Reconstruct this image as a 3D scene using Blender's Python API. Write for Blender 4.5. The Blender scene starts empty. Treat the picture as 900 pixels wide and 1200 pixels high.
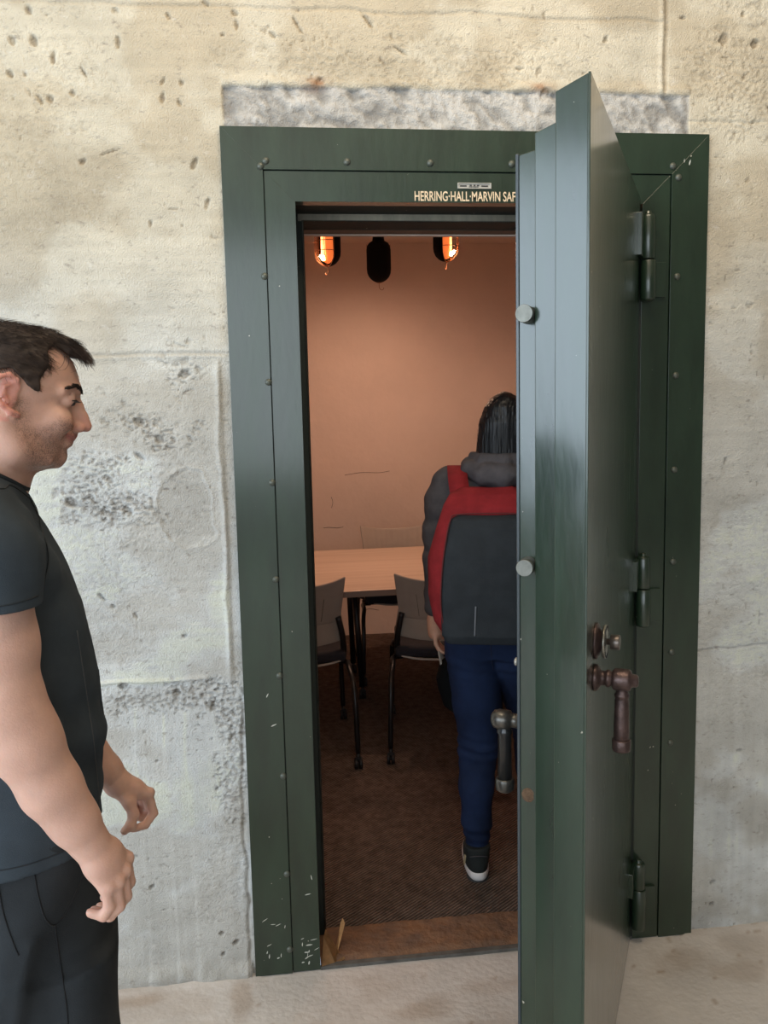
import bpy, bmesh, math, random
import numpy as np
from mathutils import Vector, Matrix
random.seed(7); rng = np.random.default_rng(11)
PI = math.pi
S = bpy.context.scene
COL = S.collection

# ------------------------------------------------------------------ materials
def mat(name, color, rough=0.6, metal=0.0, var=0.0, vscale=8.0, bump=0.0, bscale=60.0, col2=None, spec=0.5,
        stretch=(1, 1, 1), coat=0.0, coat_rough=0.15, sss=0.0, emit=None, estr=0.0, attr=None, rvar=0.0):
    m = bpy.data.materials.new(name); m.use_nodes = True
    nt = m.node_tree; N = nt.nodes; L = nt.links
    b = N['Principled BSDF']
    b.inputs['Base Color'].default_value = (*color, 1)
    b.inputs['Roughness'].default_value = rough
    b.inputs['Metallic'].default_value = metal
    b.inputs['Specular IOR Level'].default_value = spec
    b.inputs['Coat Weight'].default_value = coat
    b.inputs['Coat Roughness'].default_value = coat_rough
    if sss:
        b.inputs['Subsurface Weight'].default_value = sss
        b.inputs['Subsurface Radius'].default_value = (1.0, 0.35, 0.2)
        b.inputs['Subsurface Scale'].default_value = 0.012
    if emit:
        b.inputs['Emission Color'].default_value = (*emit, 1)
        b.inputs['Emission Strength'].default_value = estr
    tc = N.new('ShaderNodeTexCoord'); mp = N.new('ShaderNodeMapping')
    mp.inputs['Scale'].default_value = stretch
    L.new(tc.outputs['Object'], mp.inputs['Vector'])
    if var or col2:
        nz = N.new('ShaderNodeTexNoise'); nz.inputs['Scale'].default_value = vscale
        nz.inputs['Detail'].default_value = 6; nz.inputs['Roughness'].default_value = 0.62
        L.new(mp.outputs[0], nz.inputs['Vector'])
        r = N.new('ShaderNodeValToRGB')
        c2 = col2 or tuple(c * (1 - var) for c in color)
        c1 = color if col2 else tuple(min(1, c * (1 + var)) for c in color)
        r.color_ramp.elements[0].position = 0.34; r.color_ramp.elements[0].color = (*c2, 1)
        r.color_ramp.elements[1].position = 0.66; r.color_ramp.elements[1].color = (*c1, 1)
        L.new(nz.outputs['Fac'], r.inputs[0])
        src = r.outputs[0]
        if rvar:
            mr = N.new('ShaderNodeMapRange'); mr.inputs['To Min'].default_value = rough - rvar; mr.inputs['To Max'].default_value = rough + rvar
            L.new(nz.outputs['Fac'], mr.inputs['Value']); L.new(mr.outputs[0], b.inputs['Roughness'])
    else:
        src = None
    if attr:
        a = N.new('ShaderNodeAttribute'); a.attribute_name = attr
        mx = N.new('ShaderNodeMix'); mx.data_type = 'RGBA'; mx.blend_type = 'MULTIPLY'; mx.inputs[0].default_value = 1
        if src: L.new(src, mx.inputs[6])
        else: mx.inputs[6].default_value = (*color, 1)
        L.new(a.outputs['Color'], mx.inputs[7]); src = mx.outputs[2]
    if src: L.new(src, b.inputs['Base Color'])
    if bump:
        n2 = N.new('ShaderNodeTexNoise'); n2.inputs['Scale'].default_value = bscale; n2.inputs['Detail'].default_value = 8
        L.new(mp.outputs[0], n2.inputs['Vector'])
        bp = N.new('ShaderNodeBump'); bp.inputs['Strength'].default_value = bump; bp.inputs['Distance'].default_value = 0.01
        L.new(n2.outputs['Fac'], bp.inputs['Height']); L.new(bp.outputs[0], b.inputs['Normal'])
    return m

# ------------------------------------------------------------------ linking helpers
def empty(name, loc=(0, 0, 0), rz=0.0):
    o = bpy.data.objects.new(name, None); COL.objects.link(o)
    o.location = loc; o.rotation_euler = (0, 0, rz); o.empty_display_size = 0.1
    return o
def tag(o, label=None, cat=None, group=None, kind=None):
    if label: o['label'] = label
    if cat: o['category'] = cat
    if group: o['group'] = group
    if kind: o['kind'] = kind
    return o
def link_mesh(name, me, m, parent=None, smooth=True):
    o = bpy.data.objects.new(name, me); COL.objects.link(o)
    if m: me.materials.append(m)
    if smooth and len(me.polygons):
        me.polygons.foreach_set('use_smooth', np.ones(len(me.polygons), dtype=bool))
    if parent: o.parent = parent
    return o
def from_py(name, v, f, m, parent=None, smooth=False):
    me = bpy.data.meshes.new(name); me.from_pydata(v, [], f); me.update()
    return link_mesh(name, me, m, parent, smooth)
def from_bm(name, bm, m, parent=None, smooth=False, bevel=0.0, seg=2, autosmooth=False):
    bmesh.ops.recalc_face_normals(bm, faces=bm.faces)
    me = bpy.data.meshes.new(name); bm.to_mesh(me); bm.free()
    o = link_mesh(name, me, m, parent, smooth)
    if bevel:
        md = o.modifiers.new('bevel', 'BEVEL'); md.width = bevel; md.segments = seg; md.limit_method = 'ANGLE'; md.angle_limit = math.radians(40)
        md.harden_normals = False
    return o
def box(bm, x0, x1, y0, y1, z0, z1, M=None):
    vs = [bm.verts.new(Vector(c)) for c in ((x0, y0, z0), (x1, y0, z0), (x1, y1, z0), (x0, y1, z0), (x0, y0, z1), (x1, y0, z1), (x1, y1, z1), (x0, y1, z1))]
    for f in ((0, 3, 2, 1), (4, 5, 6, 7), (0, 1, 5, 4), (1, 2, 6, 5), (2, 3, 7, 6), (3, 0, 4, 7)):
        bm.faces.new([vs[i] for i in f])
    if M is not None:
        for v in vs: v.co = M @ v.co
    return vs
def cyl(bm, a, b, r0, r1=None, n=24, cap=True):
    r1 = r0 if r1 is None else r1
    a = Vector(a); b = Vector(b); d = (b - a).normalized()
    u = d.orthogonal().normalized(); w = d.cross(u)
    A = [bm.verts.new(a + (u * math.cos(2 * PI * i / n) + w * math.sin(2 * PI * i / n)) * r0) for i in range(n)]
    B = [bm.verts.new(b + (u * math.cos(2 * PI * i / n) + w * math.sin(2 * PI * i / n)) * r1) for i in range(n)]
    for i in range(n):
        f = bm.faces.new((A[i], A[(i + 1) % n], B[(i + 1) % n], B[i])); f.smooth = True
    if cap:
        bm.faces.new(A[::-1]); bm.faces.new(B)
def tube(bm, pts, r, n=10, closed=False):
    pts = [Vector(p) for p in pts]; rings = []; prev = None; N = len(pts)
    for i, p in enumerate(pts):
        if closed: d = pts[(i + 1) % N] - pts[i - 1]
        else: d = pts[min(i + 1, N - 1)] - pts[max(i - 1, 0)]
        d.normalize()
        u = d.orthogonal().normalized() if prev is None else (prev - d * prev.dot(d)).normalized()
        prev = u; w = d.cross(u); rr = r[i] if isinstance(r, (list, tuple)) else r
        rings.append([bm.verts.new(p + (u * math.cos(2 * PI * k / n) + w * math.sin(2 * PI * k / n)) * rr) for k in range(n)])
    for i in range(N if closed else N - 1):
        a, b = rings[i], rings[(i + 1) % N]
        for k in range(n):
            f = bm.faces.new((a[k], a[(k + 1) % n], b[(k + 1) % n], b[k])); f.smooth = True
    if not closed:
        bm.faces.new(rings[0][::-1]); bm.faces.new(rings[-1])
def lathe(bm, c, axis, prof, n=32):
    c = Vector(c); d = Vector(axis).normalized(); u = d.orthogonal().normalized(); w = d.cross(u); rings = []
    for (h, r) in prof:
        rings.append([bm.verts.new(c + d * h + (u * math.cos(2 * PI * k / n) + w * math.sin(2 * PI * k / n)) * max(r, 1e-5)) for k in range(n)])
    for a, b in zip(rings, rings[1:]):
        for k in range(n):
            f = bm.faces.new((a[k], a[(k + 1) % n], b[(k + 1) % n], b[k])); f.smooth = True
    bm.faces.new(rings[0][::-1]); bm.faces.new(rings[-1])
def smoothpath(pts, n=6):
    P = [Vector(p) for p in pts]; P = [2 * P[0] - P[1]] + P + [2 * P[-1] - P[-2]]; out = []
    for i in range(1, len(P) - 2):
        for k in range(n):
            t = k / n
            out.append(0.5 * ((2 * P[i]) + (-P[i - 1] + P[i + 1]) * t + (2 * P[i - 1] - 5 * P[i] + 4 * P[i + 1] - P[i + 2]) * t * t + (-P[i - 1] + 3 * P[i] - 3 * P[i + 1] + P[i + 2]) * t ** 3))
    out.append(P[-2]); return out

# ------------------------------------------------------------------ value noise
def _hash(ix, iy, iz, s):
    n = (ix.astype(np.int64) * 374761393 + iy.astype(np.int64) * 668265263 + iz.astype(np.int64) * 2147483647 + s * 1274126177) & 0xffffffff
    n = ((n ^ (n >> 13)) * 1274126177) & 0xffffffff
    return ((n ^ (n >> 16)) & 0xffff).astype(np.float64) / 65535.0
def noise2(x, y, s=0):
    ix = np.floor(x); iy = np.floor(y); fx = x - ix; fy = y - iy
    fx = fx * fx * (3 - 2 * fx); fy = fy * fy * (3 - 2 * fy); z = np.zeros_like(ix)
    a = _hash(ix, iy, z, s); b = _hash(ix + 1, iy, z, s); c = _hash(ix, iy + 1, z, s); d = _hash(ix + 1, iy + 1, z, s)
    return (a + (b - a) * fx) * (1 - fy) + (c + (d - c) * fx) * fy
def fbm2(x, y, oct=4, s=0, gain=0.5):
    t = 0; a = 1; w = 0
    for o in range(oct):
        t = t + a * noise2(x * 2 ** o, y * 2 ** o, s + o * 17); w += a; a *= gain
    return t / w
def noise3(x, y, z, s=0):
    ix = np.floor(x); iy = np.floor(y); iz = np.floor(z); fx = x - ix; fy = y - iy; fz = z - iz
    fx = fx * fx * (3 - 2 * fx); fy = fy * fy * (3 - 2 * fy); fz = fz * fz * (3 - 2 * fz)
    r = 0
    for dx in (0, 1):
        for dy in (0, 1):
            for dz in (0, 1):
                r = r + _hash(ix + dx, iy + dy, iz + dz, s) * (fx if dx else 1 - fx) * (fy if dy else 1 - fy) * (fz if dz else 1 - fz)
    return r

# ------------------------------------------------------------------ implicit-surface modelling for figures
class Field:
    def __init__(s, lo, hi, h):
        s.lo = np.array(lo, float); s.h = h; s.n = (np.ceil((np.array(hi) - s.lo) / h)).astype(int) + 1
        s.d = np.full(s.n, 0.06, np.float32)
    def _sub(s, lo, hi):
        a = np.maximum(0, np.floor((np.array(lo) - s.lo) / s.h).astype(int)); b = np.minimum(s.n, np.ceil((np.array(hi) - s.lo) / s.h).astype(int) + 1)
        if np.any(b <= a): return None
        sl = tuple(slice(i, j) for i, j in zip(a, b))
        ax = [(np.arange(i, j) * s.h + s.lo[k]).astype(np.float32) for k, (i, j) in enumerate(zip(a, b))]
        X, Y, Z = np.meshgrid(*ax, indexing='ij', sparse=True)
        return sl, X, Y, Z
    def comb(s, fn, lo, hi, k=0.01, op='u', pad=None):
        pad = (k + 0.02) if pad is None else pad
        q = s._sub(np.array(lo) - pad, np.array(hi) + pad)
        if q is None: return
        sl, X, Y, Z = q; a = s.d[sl]; b = np.asarray(fn(X, Y, Z), np.float32)
        if op == 'u':
            if k <= 0: s.d[sl] = np.minimum(a, b)
            else:
                t = np.clip(.5 + .5 * (a - b) / k, 0, 1); s.d[sl] = a * (1 - t) + b * t - k * t * (1 - t)
        elif op == 's':
            b = -b; k = max(k, 1e-6); t = np.clip(.5 - .5 * (a - b) / k, 0, 1) ; s.d[sl] = a * (1 - t) + b * t + k * t * (1 - t)
        elif op == 'i':
            s.d[sl] = np.maximum(a, b)
    def cone(s, a, b, ra, rb, k=0.01, op='u'):
        a = np.array(a, float); b = np.array(b, float); ab = b - a; L = ab @ ab + 1e-12; R = max(ra, rb)
        def f(X, Y, Z):
            t = np.clip(((X - a[0]) * ab[0] + (Y - a[1]) * ab[1] + (Z - a[2]) * ab[2]) / L, 0, 1)
            return np.sqrt((X - a[0] - t * ab[0]) ** 2 + (Y - a[1] - t * ab[1]) ** 2 + (Z - a[2] - t * ab[2]) ** 2) - (ra + (rb - ra) * t)
        s.comb(f, np.minimum(a, b) - R, np.maximum(a, b) + R, k, op)
    def chain(s, pts, rad, k=0.01, op='u'):
        for i in range(len(pts) - 1): s.cone(pts[i], pts[i + 1], rad[i], rad[i + 1], k, op)
    def ell(s, c, r, k=0.01, op='u', rot=None):
        c = np.array(c, float); r = np.array(r, float); R = r.max(); M = None
        if rot is not None: M = np.array(Matrix.Rotation(rot[1], 3, rot[0]).transposed())
        def f(X, Y, Z):
            x, y, z = X - c[0], Y - c[1], Z - c[2]
            if M is not None:
                x, y, z = (M[0, 0] * x + M[0, 1] * y + M[0, 2] * z, M[1, 0] * x + M[1, 1] * y + M[1, 2] * z, M[2, 0] * x + M[2, 1] * y + M[2, 2] * z)
            k0 = np.sqrt((x / r[0]) ** 2 + (y / r[1]) ** 2 + (z / r[2]) ** 2) + 1e-9
            k1 = np.sqrt((x / r[0] ** 2) ** 2 + (y / r[1] ** 2) ** 2 + (z / r[2] ** 2) ** 2) + 1e-9
            return k0 * (k0 - 1) / k1
        s.comb(f, c - R, c + R, k, op)
    def loft(s, sec, k=0.01, op='u', ex=2.0, front=0.0):
        """sec rows: z, xb, xf, y0, y1 ; elliptical sections between"""
        sec = np.array(sorted(sec), float); z = sec[:, 0]
        def f(X, Y, Z):
            zz = np.clip(Z, z[0], z[-1]); zf = zz.ravel(); sh = zz.shape
            g = lambda c: np.interp(zf, z, sec[:, c]).reshape(sh)
            xb, xf, y0, y1 = g(1), g(2), g(3), g(4)
            cx = (xb + xf) / 2; a = (xf - xb) / 2; cy = (y0 + y1) / 2; b = (y1 - y0) / 2
            u = (X - cx) / a; w = b * (1 - front * np.clip(u, 0, 1) ** 2)
            v = (Y - cy) / w
            q = (np.abs(u) ** ex + np.abs(v) ** ex) ** (1 / ex) + 1e-6
            g1 = np.sqrt((u / a) ** 2 + (v / w) ** 2) + 1e-6
            d = (q - 1) * np.clip(np.sqrt(u * u + v * v) / g1, 0, 1)
            return np.maximum(d, np.maximum(z[0] - Z, Z - z[-1]))
        s.comb(f, (sec[:, 1].min(), sec[:, 3].min(), z[0]), (sec[:, 2].max(), sec[:, 4].max(), z[-1]), k, op)
    def rbox(s, c, half, r, k=0.01, op='u', R=None):
        c = np.array(c, float); half = np.array(half, float); M = None if R is None else np.array(R.transposed())
        ext = np.linalg.norm(half)
        def f(X, Y, Z):
            x, y, z = X - c[0], Y - c[1], Z - c[2]
            if M is not None:
                x, y, z = (M[0, 0] * x + M[0, 1] * y + M[0, 2] * z, M[1, 0] * x + M[1, 1] * y + M[1, 2] * z, M[2, 0] * x + M[2, 1] * y + M[2, 2] * z)
            qx, qy, qz = np.abs(x) - half[0] + r, np.abs(y) - half[1] + r, np.abs(z) - half[2] + r
            return np.sqrt(np.maximum(qx, 0) ** 2 + np.maximum(qy, 0) ** 2 + np.maximum(qz, 0) ** 2) + np.minimum(np.maximum(qx, np.maximum(qy, qz)), 0) - r
        s.comb(f, c - ext, c + ext, k, op)
    def warp(s, fn):
        """d += fn(X,Y,Z) near the surface"""
        idx = np.nonzero(np.abs(s.d) < 0.03)
        P = [s.lo[k] + idx[k] * s.h for k in range(3)]
        s.d[idx] += fn(*P).astype(np.float32)
    def clip(s, fn):
        ax = [(np.arange(s.n[k]) * s.h + s.lo[k]).astype(np.float32) for k in range(3)]
        X, Y, Z = np.meshgrid(*ax, indexing='ij', sparse=True)
        s.d = np.maximum(s.d, np.asarray(fn(X, Y, Z), np.float32))
    def mesh(s, name, m, parent=None, proj=None):
        d = s.d
        d[0] = d[-1] = 0.02; d[:, 0] = d[:, -1] = 0.02; d[:, :, 0] = d[:, :, -1] = 0.02
        ins = d < 0
        cnt = np.zeros(np.array(ins.shape) - 1, np.int8)
        for i in (0, 1):
            for j in (0, 1):
                for k in (0, 1):
                    cnt += ins[i:ins.shape[0] - 1 + i, j:ins.shape[1] - 1 + j, k:ins.shape[2] - 1 + k]
        act = (cnt > 0) & (cnt < 8); I, J, K = np.nonzero(act)
        vid = np.full(act.shape, -1, np.int32); vid[I, J, K] = np.arange(len(I))
        acc = np.zeros((len(I), 3)); num = np.zeros(len(I))
        C = [(a, b, c) for a in (0, 1) for b in (0, 1) for c in (0, 1)]
        val = {c: d[I + c[0], J + c[1], K + c[2]].astype(np.float64) for c in C}
        for c in C:
            for ax in range(3):
                if c[ax] == 0:
                    e = list(c); e[ax] = 1; e = tuple(e); v0, v1 = val[c], val[e]
                    mk = (v0 < 0) != (v1 < 0); t = np.where(mk, v0 / np.where(mk, v0 - v1, 1), 0)
                    for q in range(3): acc[:, q] += np.where(mk, c[q] + (t if q == ax else 0), 0)
                    num += mk
        V = acc / num[:, None] + np.stack([I, J, K], 1); V = V * s.h + s.lo
        F = []
        for ax in range(3):
            o1, o2 = [q for q in range(3) if q != ax]
            A = np.take(ins, range(0, ins.shape[ax] - 1), ax); B = np.take(ins, range(1, ins.shape[ax]), ax)
            E = np.stack(np.nonzero(A != B), 1)
            E = E[(E[:, o1] > 0) & (E[:, o2] > 0)]
            if not len(E): continue
            fl = A[E[:, 0], E[:, 1], E[:, 2]]
            def cell(p, q):
                c = E.copy(); c[:, o1] -= p; c[:, o2] -= q
                return vid[c[:, 0], c[:, 1], c[:, 2]]
            Q = np.stack([cell(1, 1), cell(0, 1), cell(0, 0), cell(1, 0)], 1)
            if ax == 1: fl = ~fl
            Q[~fl] = Q[~fl][:, ::-1]
            F.append(Q)
        F = np.concatenate(F); F = F[(F >= 0).all(1)]
        me = bpy.data.meshes.new(name)
        me.vertices.add(len(V)); me.vertices.foreach_set('co', V.astype(np.float32).ravel())
        me.loops.add(F.size); me.loops.foreach_set('vertex_index', F.ravel().astype(np.int32))
        me.polygons.add(len(F)); me.polygons.foreach_set('loop_start', np.arange(0, F.size, 4, dtype=np.int32))
        me.update(calc_edges=True); me.validate()
        s.V = V
        return link_mesh(name, me, m, parent, True)
def vcolor(o, name, rgb):
    a = o.data.color_attributes.new(name, 'FLOAT_COLOR', 'POINT')
    a.data.foreach_set('color', np.concatenate([rgb, np.ones((len(rgb), 1))], 1).astype(np.float32).ravel())
# ------------------------------------------------------------------ the outer room
FZ = 0.0
def srt(o): o['kind'] = 'structure'; return o
concrete = mat('concrete_wall', (0.62, 0.585, 0.515), rough=0.85, var=0.13, vscale=3.5, bump=0.5, bscale=240, attr='wear_tint', spec=0.25)
def speckle(m, scale, lo, hi, colr, amt):
    nt = m.node_tree; N, L = nt.nodes, nt.links; pb = N['Principled BSDF']; src = pb.inputs['Base Color'].links[0].from_socket
    tc = N.new('ShaderNodeTexCoord'); mp = N.new('ShaderNodeMapping'); mp.inputs['Scale'].default_value = (.7, .7, 1.2); tn = N.new('ShaderNodeTexNoise'); tn.inputs['Scale'].default_value = scale; tn.inputs['Detail'].default_value = 5; tn.inputs['Roughness'].default_value = .7
    mr = N.new('ShaderNodeMapRange'); mr.inputs['From Min'].default_value = lo; mr.inputs['From Max'].default_value = hi; mr.inputs['To Max'].default_value = amt
    mx = N.new('ShaderNodeMix'); mx.data_type = 'RGBA'; mx.inputs[7].default_value = (*colr, 1)
    L.new(tc.outputs['Object'], mp.inputs[0]); L.new(mp.outputs[0], tn.inputs[0]); L.new(tn.outputs['Fac'], mr.inputs['Value']); L.new(mr.outputs[0], mx.inputs[0]); L.new(src, mx.inputs[6]); L.new(mx.outputs[2], pb.inputs['Base Color'])
speckle(concrete, 48, .57, .72, (.24, .20, .17), .65)
speckle(concrete, 26, .60, .74, (.80, .78, .74), .5)
concrete_far = mat('concrete_plain', (0.38, 0.355, 0.32), rough=0.9, var=0.12, vscale=2.0, bump=0.3, bscale=40, spec=0.2)
floor_m = mat('concrete_floor', (0.63, 0.575, 0.53), rough=0.75, var=0.13, vscale=3.0, bump=0.3, bscale=55, attr='wear_tint', spec=0.3)
DENTS = [(-1.12, 2.62, 0.0203, 0.0122, -60), (-1.112, 2.549, 0.0286, 0.0164, -70), (-1.066, 2.51, 0.0288, 0.0124, 85), (-1.165, 2.547, 0.0244, 0.0142, -60), (-1.171, 2.471, 0.0184, 0.0122, -60), (-1.134, 2.468, 0.0123, 0.0082, -60), (-1.102, 2.408, 0.0248, 0.0103, -60), (-1.077, 2.412, 0.0145, 0.0145, 0), (-1.02, 2.426, 0.0146, 0.0125, 0), (-0.99, 2.477, 0.0291, 0.0062, -65), (-0.908, 2.627, 0.0146, 0.0125, -30), (-0.906, 2.55, 0.0293, 0.0105, 88), (-0.777, 2.619, 0.019, 0.0085, -55), (-0.686, 2.652, 0.0192, 0.0085, -20), (-0.802, 2.461, 0.0191, 0.0085, 60), (-0.755, 2.458, 0.0128, 0.0107, 0), (-0.762, 2.41, 0.0193, 0.0086, -60), (-0.804, 2.42, 0.0256, 0.0106, 80), (-1.009, 2.261, 0.0147, 0.0126, 50), (-0.943, 2.287, 0.0507, 0.0042, 20), (-0.73, 2.264, 0.0281, 0.013, 65), (-0.703, 2.158, 0.0306, 0.0087, 70), (-0.852, 2.11, 0.0194, 0.0065, 88), (-0.613, 2.63, 0.0215, 0.0107, -30), (-0.643, 2.578, 0.0107, 0.0064, 0), (-0.609, 2.604, 0.0258, 0.0086, -85), (-0.902, 1.6, 0.0309, 0.0176, -30), (-0.853, 1.554, 0.0266, 0.0178, -50), (-0.907, 1.51, 0.031, 0.0089, -40), (-0.785, 1.721, 0.02, 0.0266, -60), (-1.09, 1.39, 0.0393, 0.0218, -20), (-0.948, 1.367, 0.0266, 0.0133, -40), (-1.028, 1.133, 0.0267, 0.0067, -50), (-1.001, 1.104, 0.0134, 0.009, -60), (-0.942, 1.077, 0.0158, 0.0068, -70), (-0.987, 0.881, 0.0227, 0.0181, 0), (-0.844, 0.855, 0.0231, 0.0138, -30), (-0.819, 1.016, 0.0138, 0.0092, 0), (-0.517, 2.582, 0.0218, 0.0087, -40), (-0.451, 2.604, 0.0482, 0.0066, -60), (-0.274, 2.62, 0.0357, 0.0089, -50), (-0.186, 2.549, 0.0361, 0.0068, -30), (0.134, 2.515, 0.0234, 0.007, 0), (0.205, 2.451, 0.0331, 0.0236, 60), (-0.401, 2.47, 0.0222, 0.0177, 0), (0.37, 2.596, 0.0215, 0.0095, 60), (0.709, 2.606, 0.0296, 0.0222, 60), (0.796, 2.597, 0.0224, 0.0199, 60), (0.757, 2.673, 0.0148, 0.0099, 70), (0.586, 2.657, 0.0194, 0.0073, 0), (-0.748, 0.805, 0.0163, 0.0163, 0), (-0.911, 0.66, 0.0092, 0.0069, 0), (-0.747, 0.568, 0.0095, 0.0095, 0), (-0.943, 0.292, 0.0164, 0.0117, 40), (-0.755, 0.13, 0.0121, 0.0121, 0), (-0.753, 0.064, 0.0121, 0.0121, 0), (-0.715, 0.1, 0.0218, 0.0121, 40), (0.737, 0.149, 0.0139, 0.0139, 0), (0.738, 0.079, 0.014, 0.014, 0), (0.742, 1.451, 0.021, 0.0079, 80), (0.808, 0.569, 0.0165, 0.0083, 0)]
def sstep(a, b, x):
    t = np.clip((x - a) / (b - a), 0, 1); return t * t * (3 - 2 * t)
def wall_fields(x, z):
    """relief towards the room (metres) and dirt (0 pale .. 1 dark, in stains and hollows) of the cast concrete"""
    wx = (fbm2(x * 9, z * 9, 3, 5) - .5); wz = (fbm2(x * 9, z * 9, 3, 9) - .5)
    h = 0.008 * (fbm2(x * 2.5, z * 2.5, 4, 1) - .5) + 0.0020 * (fbm2(x * 30, z * 75, 4, 3) - .5) + .0012 * (fbm2(x * 150, z * 190, 2, 4) - .5)
    dirt_dark = 0.14 * sstep(.52, .75, fbm2(x * 3, z * 4, 5, 21)) + .24 * (fbm2(x * 4, z * 70, 4, 30) - .3) * sstep(.8, 1.0, z) + .26 * (fbm2(x * 70, z * 3.5, 4, 31) - .3) * (1 - sstep(.8, 1.0, z))
    for (cx, cz, l, w, an) in DENTS:
        mk = (np.abs(x - cx) < .09) & (np.abs(z - cz) < .09)
        xx, zz = x[mk] - cx + wx[mk] * .012, z[mk] - cz + wz[mk] * .012
        c, s = math.cos(math.radians(an)), math.sin(math.radians(an))
        u = (xx * c + zz * s) / (l * .55); v = (-xx * s + zz * c) / (w * .55)
        r = np.sqrt(u * u + v * v) + .5 * (fbm2(x[mk] * 120, z[mk] * 120, 2, 41) - .5)
        g = 1 - sstep(.75, 1.15, r)
        h[mk] -= (.0055 + min(w, .02) * .20) * g * (.6 + .6 * fbm2(x[mk] * 150, z[mk] * 150, 2, 6)); dirt_dark[mk] += .50 * g * (.5 + fbm2(x[mk] * 90, z[mk] * 90, 2, 8))  # hollows of the dents are coloured darker too
    # eroded honeycombed zones left of the frame
    def zone(cx, cz, rx, rz, amt, sd):
        r = np.sqrt(((x - cx) / rx) ** 2 + ((z - cz) / rz) ** 2) + 1.9 * (fbm2(x * 20, z * 26, 4, sd) - .5)
        g = 1 - sstep(.6, 1.0, r); p = fbm2(x * 110 + z * 60, z * 170 - x * 30, 3, sd + 3)
        pit = sstep(.50, .62, p) * g * amt
        return -.0040 * pit, .50 * pit * (.3 + fbm2(x * 40, z * 40, 2, sd + 5)) + .03 * g
    for q in ((-1.03, 1.42, .12, .10, 1, 51), (-.90, 1.58, .13, .06, 1, 52), (-.98, 1.36, .13, .07, .8, 53), (-.79, 1.72, .06, .09, 1, 54), (-.93, 1.45, .2, .25, .35, 66), (-.90, .84, .22, .055, 1, 55), (-.72, .80, .07, .12, 1, 56), (-.70, .62, .05, .2, .9, 57), (-1.06, 2.45, .16, .2, .35, 58), (.75, 2.5, .16, .22, .6, 59), (.80, 1.0, .2, .5, .3, 60), (-.15, 2.52, .45, .08, .5, 61), (-.75, .3, .12, .18, .35, 62), (-1.06, 1.2, .2, .3, .3, 64), (-1.15, 2.2, .3, .2, .25, 65)):
        a, b = zone(*q); h += a; dirt_dark += b
    # pin holes
    p = noise2(x * 95, z * 95, 71); g = sstep(.90, .95, p) * sstep(.45, .6, fbm2(x * 4, z * 4, 2, 72)); h -= .003 * g; dirt_dark += .5 * g
    # formwork lines, ridges, scars
    def line(t, c, w): return np.exp(-((t - c) / w) ** 2)
    ja = sstep(.0, .1, x + 1.15) * (1 - sstep(-.68, -.66, x)); h += ja * (.0030 * line(z + wz * .006, 1.770, .005) - .004 * line(z + wz * .01, 1.778, .004)); dirt_dark += .3 * ja * line(z + wz * .01, 1.778, .005)
    h += (.0035 * (z < 1.775) * (x < -.62) * sstep(1.775, 1.6, z)) * 0
    jb = (1 - sstep(-.77, -.75, x)); h += jb * .0075 * line(z + wz * .012, .893, .005); dirt_dark -= .3 * jb * line(z + wz * .012, .893, .006)
    dirt_dark += .22 * jb * line(z, .845, .03)
    sc = (1 - sstep(1.72, 1.78, z)) * sstep(.85, .95, z); h += sc * (.006 * line(x + wx * .02, -.698, .006) - .004 * sstep(-.692, -.685, x) * (x < -.6)); dirt_dark += .16 * sc * sstep(-.695, -.685, x) * (x < -.6)
    cr = (1 - sstep(.80, .86, z)) * (x < -.5); h -= cr * .0055 * line(x + wx * .035 + .674, 0, .0045); dirt_dark += cr * .5 * line(x + wx * .035 + .674, 0, .005)
    for xx, zt in ((-.887, .80), (-.965, .85), (-.83, .8)):
        dirt_dark -= .16 * line(x + (fbm2(z * 3, z * 0, 2, 81) - .5) * .04, xx, .004) * (z < zt)
    v = sstep(2.45, 2.47, z); h += v * (.006 * line(x + wx * .01, .527, .005) - .006 * line(x + wx * .01, .541, .004)); dirt_dark += .4 * v * line(x + wx * .01, .541, .005)
    hz = (x < .53); h -= hz * .0035 * line(z + wz * .02, 2.645, .004) ; dirt_dark += .22 * hz * line(z + wz * .02, 2.645, .006)
    h -= (x > .6) * .004 * line(z + wz * .02, 2.39, .0035); h -= (x > .66) * .004 * line(z + wz * .03, .893, .003); dirt_dark += .35 * (x > .66) * line(z + wz * .03, .893, .0035)
    # round trowelled patch left of the frame
    r = np.sqrt(((x + .79) / .075) ** 2 + ((z - 1.36) / .105) ** 2) + .7 * (fbm2(x * 14, z * 14, 3, 91) - .5)
    h -= .0022 * (1 - sstep(.9, 1.02, r)); dirt_dark += .16 * (1 - sstep(.88, 1.0, r)); h += .002 * np.exp(-((r - 1.02) / .05) ** 2)
    # chiselled recess over the frame, filled with grey mortar
    rough = (fbm2(x * 16, z * 16, 4, 95) - .5) * .03
    inx = sstep(-.652, -.646, x + rough * .5) * (1 - sstep(.606, .612, x + rough * .5)); inz = (1 - sstep(2.452, 2.458, z + rough * .4))
    rec = inx * inz * (z > 2.2); lay = .72 * fbm2(x * 22 + z * 18, z * 26 - x * 7, 5, 97, .6) + .28 * fbm2(x * 60 + z * 20, z * 46, 4, 98)
    h = h * (1 - rec * .5) + rec * (-.018 + .026 * lay); 
    lip = inx * np.exp(-((z - 2.466) / .012) ** 2); h += .007 * lip * fbm2(x * 30, z * 30, 2, 99)
    bottom = 1 - sstep(.0, .55, z); dirt_dark += .42 * bottom * (fbm2(x * 10, z * 20, 3, 101))
    h += .02 * (1 - sstep(.0, .055, z + rough * 1.5)) * (x < -.672) * (.6 + .8 * fbm2(x * 14, z * 30, 3, 102)); dirt_dark += .15 * (1 - sstep(.02, .08, z)) * (x < -.6)
    return h, dirt_dark, rec, lay
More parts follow.
